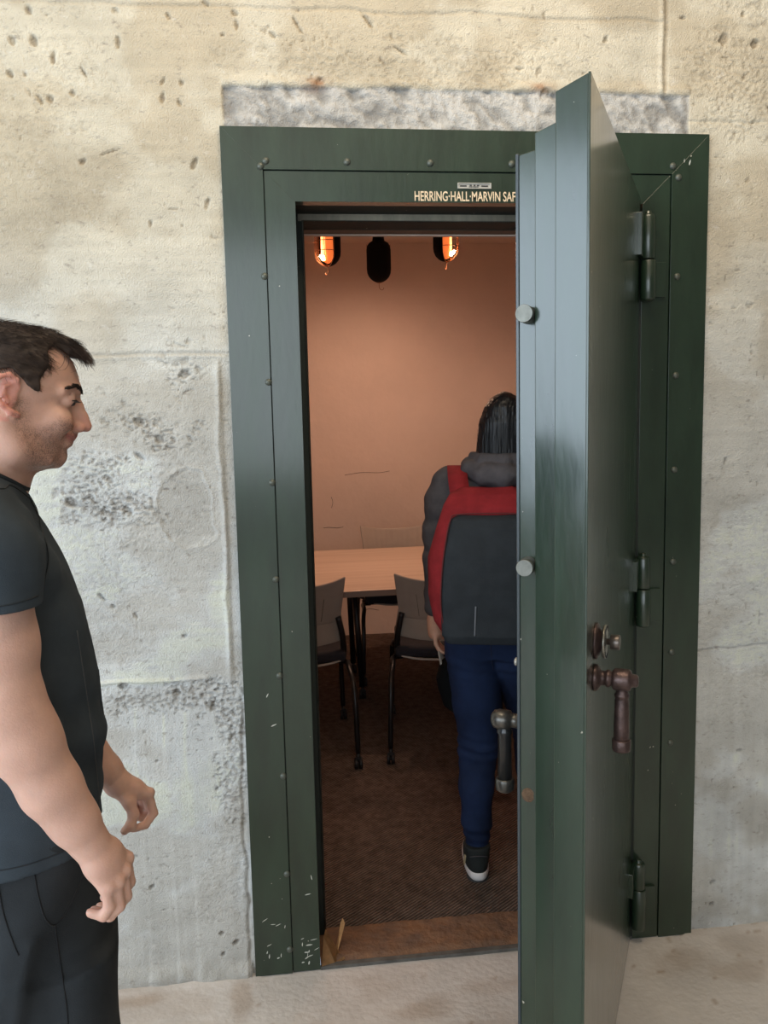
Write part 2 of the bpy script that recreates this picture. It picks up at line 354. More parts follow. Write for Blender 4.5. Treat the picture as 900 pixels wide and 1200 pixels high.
def axis(fine0, fine1, step, lo, hi):
    a = list(np.arange(fine0, fine1 + 1e-6, step)); L = list(np.linspace(lo, fine0, 8)[:-1]); R = list(np.linspace(fine1, hi, 8)[1:])
    return np.array(L + a + R)
xs = axis(-1.34, 1.0, .0036, -4.5, 4.5); zs = np.array(list(np.arange(-.02, 2.75, .0036)) + list(np.linspace(2.75, 3.9, 6)))
X, Z = np.meshgrid(xs, zs, indexing='ij')
H, Dt, REC, LAY = wall_fields(X.copy(), Z.copy())
fade = sstep(-1.5, -1.34, X) * (1 - sstep(1.02, 1.2, X)) * (1 - sstep(2.75, 2.9, Z))
Yv = -(H * fade)
nv = X.size; V = np.stack([X.ravel(), Yv.ravel(), Z.ravel()], 1)
nz_ = len(zs); ii, jj = np.meshgrid(np.arange(len(xs) - 1), np.arange(nz_ - 1), indexing='ij')
cx = (xs[:-1] + xs[1:])[:, None] / 2 + 0 * jj; cz = (zs[:-1] + zs[1:])[None, :] / 2 + 0 * ii
keep = ~((np.abs(cx) < .60) & (cz < 2.29))
a = (ii * nz_ + jj)[keep]; Fq = np.stack([a, a + nz_, a + nz_ + 1, a + 1], 1)
wall = srt(from_py('wall_front', V.tolist(), Fq.tolist(), concrete, smooth=True))
Df = np.clip(Dt * fade, 0, .95).ravel(); rc = (REC * fade).ravel()
base = np.stack([1 - .62 * Df, 1 - .66 * Df, 1 - .70 * Df], 1)
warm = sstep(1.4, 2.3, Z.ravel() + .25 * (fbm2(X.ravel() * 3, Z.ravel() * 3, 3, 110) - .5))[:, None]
tone = np.array([[1.03, 1.12, 1.26]]) * (1 - warm) + np.array([[1.04, 1.0, .90]]) * warm  # painted light: cool daylight cast low down, warm cast higher up
patch = sstep(.44, .60, fbm2(X.ravel() * 4.2 + .3, Z.ravel() * 5.5, 5, 117))[:, None]; tone = tone * (np.array([[.90, .87, .83]]) * (1 - patch) + np.array([[1.06, 1.07, 1.08]]) * patch)
mort = np.stack([.50 + .42 * sstep(.36, .62, LAY.ravel()) - .25 * np.exp(-((X.ravel() + .635) / .022) ** 2) * sstep(.45, .5, LAY.ravel()) - .25 * np.exp(-((X.ravel() - .595) / .012) ** 2)] * 3, 1) * np.array([[1.0, 1.02, 1.08]])
rust = np.exp(-(((X.ravel() + .41) / .03) ** 2 + ((Z.ravel() - 2.462) / .016) ** 2)) + np.exp(-(((X.ravel() - .19) / .03) ** 2 + ((Z.ravel() - 2.468) / .012) ** 2))
rust = np.clip(rust * 1.2, 0, 1)[:, None] * np.clip(fbm2(X.ravel() * 60, Z.ravel() * 60, 2, 3) * 1.6, 0, 1)[:, None]
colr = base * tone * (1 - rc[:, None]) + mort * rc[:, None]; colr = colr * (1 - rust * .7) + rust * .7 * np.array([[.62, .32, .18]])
vcolor(wall, 'wear_tint', np.clip(colr, 0, 1.2))
# floor of the outer room
fx = axis(-1.6, 1.2, .012, -4.5, 4.5); fy = np.array(list(np.linspace(-7, -.9, 10)[:-1]) + list(np.arange(-.9, .02, .012)))
X, Y = np.meshgrid(fx, fy, indexing='ij')
edge = np.exp(-((Y - .0) / .05) ** 2) * (np.abs(X) > .64)
hf = .004 * (fbm2(X * 2, Y * 2, 3, 120) - .5) + .0016 * (fbm2(X * 30, Y * 30, 3, 121) - .5) + edge * .010 * fbm2(X * 18, Y * 18, 3, 122) - .002
st = 0 * X
for (cx_, cy_, rx, ry, am) in ((-.70, -.10, .035, .12, .5), (-1.0, -.07, .1, .03, .45), (-.20, -.22, .10, .05, .35), (.02, -.15, .14, .04, .3), (-.95, -.2, .3, .05, .15), (.72, -.2, .12, .05, .35), (.6, -.12, .1, .06, .3), (.82, -.33, .1, .05, .3), (-.55, -.35, .1, .06, .3)):
    r = np.sqrt(((X - cx_) / rx) ** 2 + ((Y - cy_) / ry) ** 2) + .9 * (fbm2(X * 16, Y * 16, 3, 130) - .5); st += am * (1 - sstep(.3, 1.1, r))
st += .22 * sstep(.55, .72, fbm2(X * 6, Y * 9, 4, 131)) + .6 * sstep(.93, .96, noise2(X * 60, Y * 60, 133))
V = np.stack([X.ravel(), Y.ravel(), hf.ravel()], 1); n_ = len(fy); ii, jj = np.meshgrid(np.arange(len(fx) - 1), np.arange(n_ - 1), indexing='ij'); a = (ii * n_ + jj).ravel()
fl = srt(from_py('floor', V.tolist(), np.stack([a, a + n_, a + n_ + 1, a + 1], 1).tolist(), floor_m, smooth=True))
st = np.clip(st, 0, .9).ravel()[:, None]; vcolor(fl, 'wear_tint', 1 - st * np.array([[.40, .52, .62]]))
def plane(name, pts, m): return srt(from_py(name, pts, [tuple(range(len(pts)))], m))
ceil_m = mat('ceiling_board', (0.62, 0.52, 0.40), rough=.8, var=.1, vscale=3, bump=.2, bscale=30)
plane('ceiling', [(-4.5, -7, 3.9), (-4.5, .3, 3.9), (4.5, .3, 3.9), (4.5, -7, 3.9)], ceil_m)
plane('wall_right', [(4.5, -7, 0), (4.5, .0, 0), (4.5, .0, 3.9), (4.5, -7, 3.9)], mat('plain_wall_dark', (.20, .19, .17), rough=.9, var=.15, vscale=2))
def wall_with_hole(name, P, U0, U1, Z1, u0, u1, z0, z1, m):
    """P(u,z)->point; wall rectangle with a window opening"""
    bm = bmesh.new()
    for a, b, c, d in ((U0, u0, 0, Z1), (u1, U1, 0, Z1), (u0, u1, 0, z0), (u0, u1, z1, Z1)):
        bm.faces.new([bm.verts.new(P(*q)) for q in ((a, c), (b, c), (b, d), (a, d))])
    return srt(from_bm(name, bm, m))
WL = (-6.95, -1.2, .85, 3.4); WB = (-4.45, .3, .95, 3.4)
wall_with_hole('wall_left', lambda u, z: (-4.5, u, z), -7, 0, 3.9, *WL, concrete_far)
wall_with_hole('wall_back', lambda u, z: (u, -7, z), -4.5, 4.5, 3.9, *WB, concrete_far)
steel = mat('window_steel', (.05, .055, .05), rough=.5)
def window(name, P, W, nu, nz):
    u0, u1, z0, z1 = W; bm = bmesh.new()
    for i in range(nu + 1):
        u = u0 + (u1 - u0) * i / nu; cyl(bm, P(u, z0), P(u, z1), .025, n=6)
    for i in range(nz + 1):
        z = z0 + (z1 - z0) * i / nz; cyl(bm, P(u0, z), P(u1, z), .025, n=6)
    return srt(from_bm(name, bm, steel))
window('window_1', lambda u, z: (-4.52, u, z), WL, 4, 2)
window('window_2', lambda u, z: (u, -7.02, z), WB, 4, 2)

# ------------------------------------------------------------------ the vault room behind the door
vault_m = mat('vault_plaster', (0.72, 0.60, 0.52), rough=.85, var=.05, vscale=1.6, bump=.25, bscale=22, spec=.2)
carpet_m = mat('carpet', (0.20, 0.148, 0.122), rough=.95, var=.3, vscale=30, spec=.1)
nt = carpet_m.node_tree; N, L = nt.nodes, nt.links
tc = N.new('ShaderNodeTexCoord'); mp = N.new('ShaderNodeMapping'); mp.inputs['Rotation'].default_value = (0, 0, math.radians(-38)); wv = N.new('ShaderNodeTexWave')
wv.bands_direction = 'Y'; wv.inputs['Scale'].default_value = 28; wv.inputs['Distortion'].default_value = 1.2; wv.inputs['Detail'].default_value = 2; wv.inputs['Detail Scale'].default_value = 3
bp = N.new('ShaderNodeBump'); bp.inputs['Strength'].default_value = 1; bp.inputs['Distance'].default_value = .006
L.new(tc.outputs['Object'], mp.inputs[0]); L.new(mp.outputs[0], wv.inputs[0]); L.new(wv.outputs['Fac'], bp.inputs['Height']); L.new(bp.outputs[0], N['Principled BSDF'].inputs['Normal'])
ramp = [n for n in N if n.bl_idname == 'ShaderNodeValToRGB'][0]; mx = N.new('ShaderNodeMix'); mx.data_type = 'RGBA'; mx.blend_type = 'MULTIPLY'; mx.inputs[0].default_value = .65
L.new(ramp.outputs[0], mx.inputs[6]); L.new(wv.outputs['Fac'], mx.inputs[7]); L.new(mx.outputs[2], N['Principled BSDF'].inputs['Base Color'])
VX0, VX1, VY0, VY1, VZ = -1.55, 1.55, .30, 3.63, 2.76
CZ = .012
plane('wall_vault_back', [(VX0, VY1, 0), (VX1, VY1, 0), (VX1, VY1, VZ), (VX0, VY1, VZ)], vault_m)
plane('wall_vault_left', [(VX0, VY0, 0), (VX0, VY1, 0), (VX0, VY1, VZ), (VX0, VY0, VZ)], vault_m)
plane('wall_vault_right', [(VX1, VY0, 0), (VX1, VY1, 0), (VX1, VY1, VZ), (VX1, VY0, VZ)], vault_m)
plane('ceiling_vault', [(VX0, VY0, VZ), (VX1, VY0, VZ), (VX1, VY1, VZ), (VX0, VY1, VZ)], vault_m)
bm = bmesh.new()
for x0, x1, z0, z1 in ((VX0, -.46, 0, VZ), (.46, VX1, 0, VZ), (-.46, .46, 2.14, VZ)): box(bm, x0, x1, .29, .31, z0, z1)
srt(from_bm('wall_vault_front', bm, vault_m))
plane('floor_vault', [(VX0, .15, CZ), (VX1, .15, CZ), (VX1, VY1, CZ), (VX0, VY1, CZ)], carpet_m)
# hairline cracks on the back wall
ck = mat('crack_dark', (.16, .11, .08), rough=.9)
bm = bmesh.new()
for pts in ([(-.26, .80), (-.22, .803), (-.17, .797), (-.12, .801)], [(-.10, 1.17), (.02, 1.185), (.14, 1.18), (.22, 1.19)], [(-.2, 1.02), (-.19, .98), (-.2, .94)], [(.0, .18), (.05, .20), (.12, .185)]):
    tube(bm, smoothpath([(x, VY1 - .001, z) for x, z in pts], 5), .0016, n=5)
srt(from_bm('trim_3', bm, ck))
# sill
sill_m = mat('rusted_sill', (0.24, 0.12, 0.06), rough=.85, vscale=14, bump=.9, bscale=40, col2=(.13, .075, .05))
nxs, nys = 120, 30
gx, gy = np.meshgrid(np.linspace(-.474, .474, nxs), np.linspace(-.004, .162, nys), indexing='ij')
gz = .004 + .010 * sstep(.0, .03, gy) + .007 * (fbm2(gx * 25, gy * 25, 4, 140) - .5) * sstep(.02, .05, gy); gz[:, 0] = -.01
a = (np.arange(nxs - 1)[:, None] * nys + np.arange(nys - 1)).ravel()
sl_ = srt(from_py('trim_2', np.stack([gx.ravel(), gy.ravel(), gz.ravel()], 1).tolist(), np.stack([a, a + nys, a + nys + 1, a + 1], 1).tolist(), sill_m, smooth=True))
# steel edge of the sill
srt(from_bm('trim_4', (lambda b: (box(b, -.474, .474, -.012, .006, -.01, .008), b)[1])(bmesh.new()), mat('sill_steel', (.10, .095, .085), rough=.7, var=.3, vscale=30)))
# dry leaves in the jamb corner
leaf_m = mat('dry_leaf', (.42, .23, .10), rough=.8, var=.25, vscale=40)
def leaf(pts, z):
    bm = bmesh.new(); vs = [bm.verts.new(q) for q in pts]; bm.faces.new(vs); 
    bmesh.ops.solidify(bm, geom=bm.faces[:], thickness=.0012)
    return from_bm('dry_leaf', bm, leaf_m)
l1 = leaf([(-.472, -.012, .006), (-.43, .0, .004), (-.40, .012, .010), (-.418, .045, .016), (-.455, .05, .085), (-.462, .03, .075)], 0)
tag(l1, 'broad dry brown leaf lying at the foot of the left door jamb', 'leaf')
l2 = leaf([(-.430, .035, .012), (-.422, .04, .012), (-.395, .07, .085), (-.402, .074, .10), (-.410, .07, .085)], 0)
tag(l2, 'narrow curled dry leaf standing upright in the sill corner', 'leaf')
# ------------------------------------------------------------------ green steel door frame
def paint(name, c, rough, coat=.6, attr=None):
    m = mat(name, c, rough=rough, var=.22, vscale=5, bump=.08, bscale=24, stretch=(2.5, 2.5, .7), coat=coat, coat_rough=.14, rvar=.08)
    nt = m.node_tree; N, L = nt.nodes, nt.links; b = N['Principled BSDF']
    # small paint chips
    tc = N.new('ShaderNodeTexCoord'); v = N.new('ShaderNodeTexNoise'); v.inputs['Scale'].default_value = 70; v.inputs['Detail'].default_value = 2
    r = N.new('ShaderNodeValToRGB'); r.color_ramp.elements[0].position = .765; r.color_ramp.elements[1].position = .78
    L.new(tc.outputs['Object'], v.inputs[0]); L.new(v.outputs['Fac'], r.inputs[0])
    mx = N.new('ShaderNodeMix'); mx.data_type = 'RGBA'; mx.inputs[7].default_value = (.45, .43, .36, 1)
    src = b.inputs['Base Color'].links[0].from_socket; L.new(r.outputs[0], mx.inputs[0]); L.new(src, mx.inputs[6]); L.new(mx.outputs[2], b.inputs['Base Color'])
    return m
green = paint('green_paint', (.014, .031, .017), .36, .75)
green_gloss = paint('green_paint_door', (.014, .033, .019), .30, .9)
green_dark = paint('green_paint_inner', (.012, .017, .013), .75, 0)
rivet_m = mat('rivet_metal', (.10, .11, .09), rough=.4, metal=.3)
FW, FH, OW, OH, SW, SH = .6624, 2.35, .475, 2.165, .555, 2.243
frame = empty('door_frame', (0, 0, 0)); tag(frame, 'riveted dark green steel frame of the vault doorway set in the concrete wall', 'door frame', kind='thing')
def ring_plate(name, a, ah, b, bh, y0, y1, m, bevel=.0005):
    """picture-frame of three mitred boards (two stiles and a head), open at the floor; outer a/ah, inner b/bh"""
    bm = bmesh.new()
    for poly in ([(-a, 0), (-b, 0), (-b, bh), (-a, ah)], [(a, 0), (b, 0), (b, bh), (a, ah)], [(-a, ah), (-b, bh), (b, bh), (a, ah)]):
        f = [bm.verts.new((x, y0, z)) for x, z in poly]; g = [bm.verts.new((x, y1, z)) for x, z in poly]
        bm.faces.new(f); bm.faces.new(g[::-1])
        for i in range(4): bm.faces.new((f[i], g[i], g[(i + 1) % 4], f[(i + 1) % 4]))
    return from_bm(name, bm, m, frame, bevel=bevel)
ring_plate('outer_casing', FW, FH, SW + .0012, SH + .0012, -.016, .06, green)
ring_plate('inner_casing', SW - .0012, SH - .0012, OW, OH, -.012, .03, green)
ring_plate('backing', SW + .02, SH + .02, SW - .02, SH - .02, -.004, .02, green_dark, 0)
# stepped jamb
def jamb(name, w, h, y0, y1, m, t=.03):
    bm = bmesh.new(); box(bm, -w - t, -w, y0, y1, 0, h + t); box(bm, w, w + t, y0, y1, 0, h + t); box(bm, -w, w, y0, y1, h, h + t)
    return from_bm(name, bm, m, frame, bevel=.002)
jamb('jamb_step', OW, OH, .028, .130, green_dark)
jamb('jamb_step', .4515, 2.1455, .130, .232, green_dark, .055)
jamb('jamb_step', .4490, 2.143, .232, .31, mat('jamb_brown', (.10, .065, .045), rough=.6, var=.2), .03)
bm = bmesh.new()  # rounded bead of each step
for w, h, y in ((.4535, 2.147, .128), (.4505, 2.1445, .232)):
    tube(bm, [(-w, y, 0), (-w, y, h), (w, y, h), (w, y, 0)], .0035, n=8)
from_bm('bead', bm, mat('bead_worn', (.03, .03, .022), rough=.6, var=.3, vscale=30), frame)
rb = bmesh.new(); lathe(rb, (0, 0, 0), (0, -1, 0), [(0, .0095), (.002, .0092), (.0045, .0075), (.0062, .004), (.0068, .0001)], 16)
rme = bpy.data.meshes.new('rivet'); rb.to_mesh(rme); rb.free(); rme.materials.append(rivet_m)
RIV = [(-.562, z) for z in (2.252, 1.974, 1.699, 1.43, 1.164, .892, .6, .307, .075)] + [(.575 + .01 * (2.2 - z) / 2, z) for z in (2.235, 1.97, 1.698, 1.431, 1.164, .895, .618)] + [(x, 2.265) for x in (-.548, -.337, -.116, .105, .33, .558)]
for x, z in RIV:
    o = bpy.data.objects.new('rivet', rme); COL.objects.link(o); o.parent = frame; o.location = (x, -.0155, z)
stepf = mat('step_lit_worn', (.20, .185, .14), rough=.6, var=.3, vscale=20, stretch=(1, 1, .3))  # tan worn paint, lightened as if this face caught the light
bm = bmesh.new()
for a_, b_, c_, d_ in ((-.466, .466, 2.1462, OH),): box(bm, a_, b_, .127, .1305, c_, d_)
from_bm('step_face', bm, stepf, frame)
bm = bmesh.new(); box(bm, .4555, .4765, -.0105, .03, 0, OH - .02); from_bm('gap_glow_blocker', bm, green_dark, frame)  # added strip that blocks the lamplit jamb edge in the hinge gap
chipm = mat('paint_scratch', (.55, .56, .50), rough=.9)
bm = bmesh.new(); rr_ = random.Random(5)
for cx_, cz_, n_, sx_, sz_ in ((-.60, .12, 9, .03, .07), (-.505, .06, 12, .022, .05), (-.50, .24, 2, .01, .05), (-.585, .75, 2, .02, .1), (.60, 2.27, 2, .02, .01)):
    for k in range(n_):
        x0, z0 = cx_ + rr_.uniform(-sx_, sx_), cz_ + rr_.uniform(-sz_, sz_); a = rr_.choice((.2, .4, 1.3, 1.5)) + rr_.uniform(-.3, .3); L_ = rr_.uniform(.003, .011); w_ = rr_.uniform(.0008, .0022); y_ = -.0163 if abs(x0) > .556 else -.0123
        e = (math.cos(a), math.sin(a)); f_ = (-e[1], e[0])
        bm.faces.new([bm.verts.new((x0 + e[0] * L_ * p_ + f_[0] * w_ * q_, y_, z0 + e[1] * L_ * p_ + f_[1] * w_ * q_)) for p_, q_ in ((-1, 0), (-.3, 1), (.5, .7), (1, -.2), (.2, -1), (-.6, -.8))])
from_bm('paint_scratches', bm, chipm, frame)['kind'] = 'stuff'
# gold leaf lettering
gold = mat('lettering_gilt', (.80, .62, .42), rough=.5, var=.2, vscale=200)
def text_mesh(name, s, m, parent, height, width, loc):
    cu = bpy.data.curves.new('t', 'FONT'); cu.body = s; cu.size = 1; cu.offset = .012; cu.extrude = .01; cu.space_character = 1.0
    to = bpy.data.objects.new('t', cu); COL.objects.link(to); bpy.context.view_layer.update()
    me = bpy.data.meshes.new_from_object(to); bpy.data.objects.remove(to)
    n = len(me.vertices); co = np.empty(n * 3); me.vertices.foreach_get('co', co); co = co.reshape(-1, 3)
    lo, hi = co.min(0), co.max(0); out = np.zeros_like(co)
    out[:, 0] = (co[:, 0] - lo[0]) / (hi[0] - lo[0]) * width + loc[0]
    out[:, 2] = (co[:, 1] - lo[1]) / (hi[1] - lo[1]) * height + loc[2]
    out[:, 1] = loc[1] - (co[:, 2] - lo[2]) / (hi[2] - lo[2]) * .0006
    me.vertices.foreach_set('co', out.ravel()); me.update(); me.materials.clear()
    return link_mesh(name, me, m, parent, False)
text_mesh('lettering', 'HERRING\u00b7HALL\u00b7MARVIN SAFE', gold, frame, .0255, .286, (-.159, -.0121, 2.1685))
pl_m = mat('plate_nickel', (.55, .54, .50), rough=.4, metal=.6); dk = mat('plate_dark', (.03, .03, .03), rough=.5)
mp_ = empty('maker_plate'); mp_.parent = frame
bm = bmesh.new()
for b4 in ((-.043, .049, 2.2135, 2.2155), (-.043, .049, 2.2005, 2.2025), (-.043, -.040, 2.2025, 2.2135), (.046, .049, 2.2025, 2.2135)): box(bm, b4[0], b4[1], -.0165, -.012, b4[2], b4[3])
box(bm, -.043, .049, -.0135, -.012, 2.2005, 2.2155)
from_bm('plate_border', bm, pl_m, mp_, bevel=.0004)
bm = bmesh.new()
for x0, x1, z0, z1 in ((-.036, -.018, 2.206, 2.2095), (.022, .040, 2.206, 2.2095), (-.012, .014, 2.2045, 2.2065), (-.010, -.004, 2.2075, 2.211), (.001, .006, 2.2075, 2.211), (.010, .016, 2.2075, 2.2105)):
    box(bm, x0, x1, -.0142, -.0134, z0, z1)
from_bm('plate_mark', bm, dk, mp_)

# ------------------------------------------------------------------ the open vault door, in its own frame
TH = math.radians(61.55); HX, HY = .463, -.025
door = empty('vault_door', (HX, HY, 0), 0); tag(door, 'thick stepped green steel vault door standing open towards the viewer', 'door', kind='thing')
# closed frame: u = distance from the hinge (towards free edge), n = depth from outer face; world dir below
ud = Vector((-math.cos(TH), -math.sin(TH), 0)); nd = Vector((-math.sin(TH), math.cos(TH), 0)); up = Vector((0, 0, 1))
def D(u, n, z): return ud * u + nd * n + up * z
W, ZT, ZB = .96, 2.177, .012
def slab(name, n0, n1, i0, i1, m, bevel=.0012, zb0=0, zb1=0):
    bm = bmesh.new()
    def ringp(n, i): return [D(i, n, ZB + i * .4), D(W - i, n, ZB + i * .4), D(W - i, n, ZT - i), D(i, n, ZT - i)]
    A = [bm.verts.new(q) for q in ringp(n0, i0)]; B = [bm.verts.new(q) for q in ringp(n1, i1)]
    bm.faces.new(A); bm.faces.new(B[::-1])
    for k in range(4): bm.faces.new((A[k], B[k], B[(k + 1) % 4], A[(k + 1) % 4]))
    return from_bm(name, bm, m, door, bevel=bevel)
slab('face_plate', 0, .0045, 0, 0, green_gloss, .001)
slab('outer_step', .0045, .0625, .0015, .018, green_gloss)
slab('middle_step', .0625, .1085, .055, .067, green_gloss)
slab('inner_step', .1085, .144, .089, .094, green_gloss)
slab('inner_plate', .144, .150, .092, .092, mat('inner_edge_dark', (.035, .05, .06), rough=.35, coat=.4), .001)
# bolts in the free edge
bolt_m = mat('bolt_steel', (.20, .205, .185), rough=.5, metal=.8, var=.15, vscale=60)
for z in (1.79, 1.312):
    bm = bmesh.new(); lathe(bm, D(W - .095, .126, z), ud, [(-.01, .0165), (.042, .0165), (.0435, .0158)], 28)
    from_bm('bolt', bm, bolt_m, door)
bm = bmesh.new(); lathe(bm, D(W - .095, .126, .838), ud, [(-.01, .015), (.004, .015), (.005, .012), (.0045, .001)], 20)
o = from_bm('bolt', bm, mat('bolt_rust', (.14, .085, .05), rough=.9, var=.4, vscale=90, bump=.6, bscale=200), door); o['label'] = 'rusted bolt stub drawn back into its hole'
# outer handle
hm = mat('handle_bronze', (.085, .055, .05), rough=.38, metal=.65, var=.35, vscale=35, bump=.15, bscale=120)
def d_out(u, out, z): return D(u, -out, z)
hd = empty('handle'); hd.parent = door; HU = .862
bm = bmesh.new(); lathe(bm, d_out(HU, 0, 1.095), -nd, [(-.002, .026), (.006, .026), (.010, .022), (.014, .015), (.022, .014), (.024, .017), (.030, .017), (.033, .0135), (.050, .0135)], 28); from_bm('shaft', bm, hm, hd)
bm = bmesh.new(); lathe(bm, d_out(HU, .034, 1.095), -nd, [(0, .014), (.002, .019), (.006, .0215), (.030, .0215), (.035, .019), (.037, .013), (.046, .012), (.049, .009), (.050, .001)], 28); from_bm('elbow', bm, hm, hd)
bm = bmesh.new(); lathe(bm, d_out(HU, .053, 1.085), (0, 0, -1), [(0, .011), (.014, .0115), (.018, .0145), (.022, .0145), (.026, .0125), (.030, .0135), (.090, .0150), (.108, .0148), (.110, .013)], 28); from_bm('grip', bm, hm, hd)
bm = bmesh.new(); lathe(bm, d_out(HU, .053, .977), (0, 0, -1), [(0, .0165), (.002, .0178), (.018, .0180), (.023, .0165), (.0245, .012), (.025, .001)], 28); from_bm('end_cap', bm, hm, hd)
# dial
dl = empty('combination_dial'); dl.parent = door
dm = mat('dial_nickel', (.30, .29, .25), rough=.35, metal=.9, var=.3, vscale=60)
DU, DZ = .845, 1.163
bm = bmesh.new(); lathe(bm, d_out(DU, 0, DZ), -nd, [(-.001, .036), (.004, .036), (.007, .031), (.014, .012), (.016, .012)], 40); from_bm('dial_base', bm, hm, dl)
bm = bmesh.new(); lathe(bm, d_out(DU, .014, DZ), -nd, [(0, .008), (.001, .031), (.004, .0335), (.0065, .0325), (.0075, .026), (.008, .012)], 48); from_bm('dial_disc', bm, dm, dl)
bm = bmesh.new()
for k in range(40):
    a_ = 2 * PI * k / 40; r0 = .0270 if k % 5 else .0235
    e = up * math.cos(a_) + ud * math.sin(a_); c0 = d_out(DU, .0218, DZ); cyl(bm, c0 + e * r0, c0 + e * .0315, .0006, n=4)
from_bm('dial_marks', bm, dk, dl)
bm = bmesh.new(); n_k = 32; pr = [(0, .006), (.007, .006), (.008, .0145), (.024, .0150), (.0255, .0138)]
lathe(bm, d_out(DU, .021, DZ), -nd, pr, n_k)
from_bm('dial_knob', bm, mat('knob_steel', (.16, .135, .12), rough=.35, metal=.8), dl)
# inner handle
ih = empty('inner_handle'); ih.parent = door; IU = .775; blk = mat('black_iron', (.022, .024, .026), rough=.3, metal=.4, coat=.4); wrn = mat('worn_iron', (.12, .115, .105), rough=.32, metal=.8, var=.3, vscale=50)
bm = bmesh.new(); lathe(bm, D(IU, .15, .955), nd, [(-.001, .028), (.010, .028), (.014, .016), (.034, .015), (.036, .0205), (.060, .0215), (.070, .019), (.076, .011), (.078, .001)], 28); from_bm('elbow', bm, wrn, ih)
bm = bmesh.new(); lathe(bm, D(IU, .198, .948), (0, 0, -1), [(0, .013), (.012, .0135), (.016, .0165), (.022, .0165), (.026, .0140), (.125, .0155)], 28); from_bm('grip', bm, blk, ih)
bm = bmesh.new(); lathe(bm, D(IU, .198, .825), (0, 0, -1), [(0, .0185), (.003, .020), (.018, .0205), (.026, .019), (.030, .014), (.031, .001)], 28); from_bm('end_cap', bm, wrn, ih)
bm = bmesh.new(); lathe(bm, D(IU, .15, 1.085), nd, [(-.001, .004), (.018, .004), (.019, .008), (.024, .009), (.026, .005), (.0265, .001)], 16); from_bm('knob', bm, pl_m, door)
# hinges: knuckle on the door, knuckle and leaf on the frame
for zt, zm, zb in ((2.135, 2.012, 1.905), (1.190, 1.093, .985), (.262, .176, .048)):
    hx, hy = .482 - HX, -.034 - HY
    bm = bmesh.new(); lathe(bm, (hx, hy, zm + .002), (0, 0, 1), [(0, .0185), (.002, .0195), (zt - zm - .012, .0195), (zt - zm - .006, .017), (zt - zm - .004, .0095), (zt - zm + .004, .0085), (zt - zm + .006, .001)], 24)
    c = D(.05, -.004, 0); box(bm, 0, 1, 0, 1, 0, 1, Matrix(((ud.x * .07, nd.x * .012, 0, ud.x * .0 - nd.x * .011), (ud.y * .07, nd.y * .012, 0, ud.y * .0 - nd.y * .011), (0, 0, zt - zm - .012, zm + .004), (0, 0, 0, 1))))
    from_bm('hinge_knuckle', bm, green, door, bevel=.0012)
    bm = bmesh.new(); lathe(bm, (.484, -.034, zb), (0, 0, 1), [(-.006, .001), (-.005, .010), (0, .0195), (.002, .0205), (zm - zb - .004, .0205), (zm - zb - .001, .0185)], 24)
    box(bm, .484, .541, -.023, -.012, zb + .008, zm - .004)
    from_bm('hinge_leaf', bm, green, frame, bevel=.0015)
# ------------------------------------------------------------------ the man at the left (local +X is the way he faces, +Y away from the viewer)
man = empty('person', (-.93322, -.95153, 0), .28611)
tag(man, 'man in dark t-shirt and black trousers standing in profile, looking down', 'person')
man.name = 'person'
skin = mat('skin', (.62, .36, .27), rough=.5, sss=.25, var=.06, vscale=30, bump=.10, bscale=350, attr='tone', spec=.4)
B = Field((-.20, -.30, .03), (.24, .32, 1.785), .0032)
# head: skull and face block, then features
HS = [(1.536, -.045, .030, .010), (1.541, -.05, .045, .026), (1.548, -.055, .057, .036), (1.556, -.058, .063, .043), (1.566, -.062, .066, .050), (1.58, -.068, .0705, .057), (1.594, -.076, .0765, .062), (1.605, -.082, .078, .065),
      (1.62, -.091, .0785, .0675), (1.64, -.099, .0835, .0695), (1.652, -.101, .091, .072), (1.664, -.103, .0935, .074), (1.68, -.103, .092, .0755), (1.70, -.100, .0865, .0735), (1.715, -.094, .078, .068), (1.73, -.082, .064, .058), (1.742, -.064, .044, .042), (1.75, -.04, .018, .022), (1.753, -.022, -.004, .006)]
B.loft([(z, xb, xf, -w, w) for z, xb, xf, w in HS], 0.004, ex=2.25, front=.30)
B.chain([(-.030, 0, 1.60), (-.048, 0, 1.53), (-.075, 0, 1.45)], [.056, .057, .062], .02)
B.cone((.052, 0, 1.556), (.050, 0, 1.553), .0145, .0145, .012)                       # chin
B.chain([(.036, -.036, 1.553), (-.005, -.055, 1.572), (-.022, -.063, 1.61)], [.006, .012, .012], .03)   # jaw line, near side
B.chain([(.036, .036, 1.553), (-.005, .055, 1.572), (-.022, .063, 1.61)], [.006, .012, .012], .03)
for sy in (-1, 1):
    B.ell((.055, sy * .040, 1.612), (.022, .020, .020), .02)                       # cheek
    B.ell((.090, sy * .031, 1.643), (.014, .019, .0105), .012, 's')                # eye socket
    B.cone((.0845, sy * .014, 1.6585), (.066, sy * .050, 1.656), .0080, .0040, .014)   # brow ridge
    B.ell((.0715, sy * .031, 1.6455), (.0125, .0135, .0118), .004)                 # lidded eyeball
    B.cone((.083, sy * .021, 1.6425), (.0775, sy * .041, 1.6415), .0012, .0010, .002, 's')    # gap between the lids
    B.cone((.082, sy * .020, 1.6525), (.074, sy * .043, 1.6515), .0012, .0012, .003, 's')     # lid crease
    B.ell((.0865, sy * .0125, 1.6005), (.0095, .0065, .0075), .006)                 # wing of the nose
    B.cone((.0755, sy * .017, 1.607), (.064, sy * .031, 1.588), .0022, .0015, .008, 's')   # fold from nose to mouth
B.chain([(.083, 0, 1.650), (.0875, 0, 1.634), (.0930, 0, 1.617), (.0978, 0, 1.6032)], [.0082, .0085, .0090, .0096], .006)   # nose
for sy in (-1, 1): B.ell((.0925, sy * .0055, 1.5935), (.0055, .0028, .0035), .002, 's')
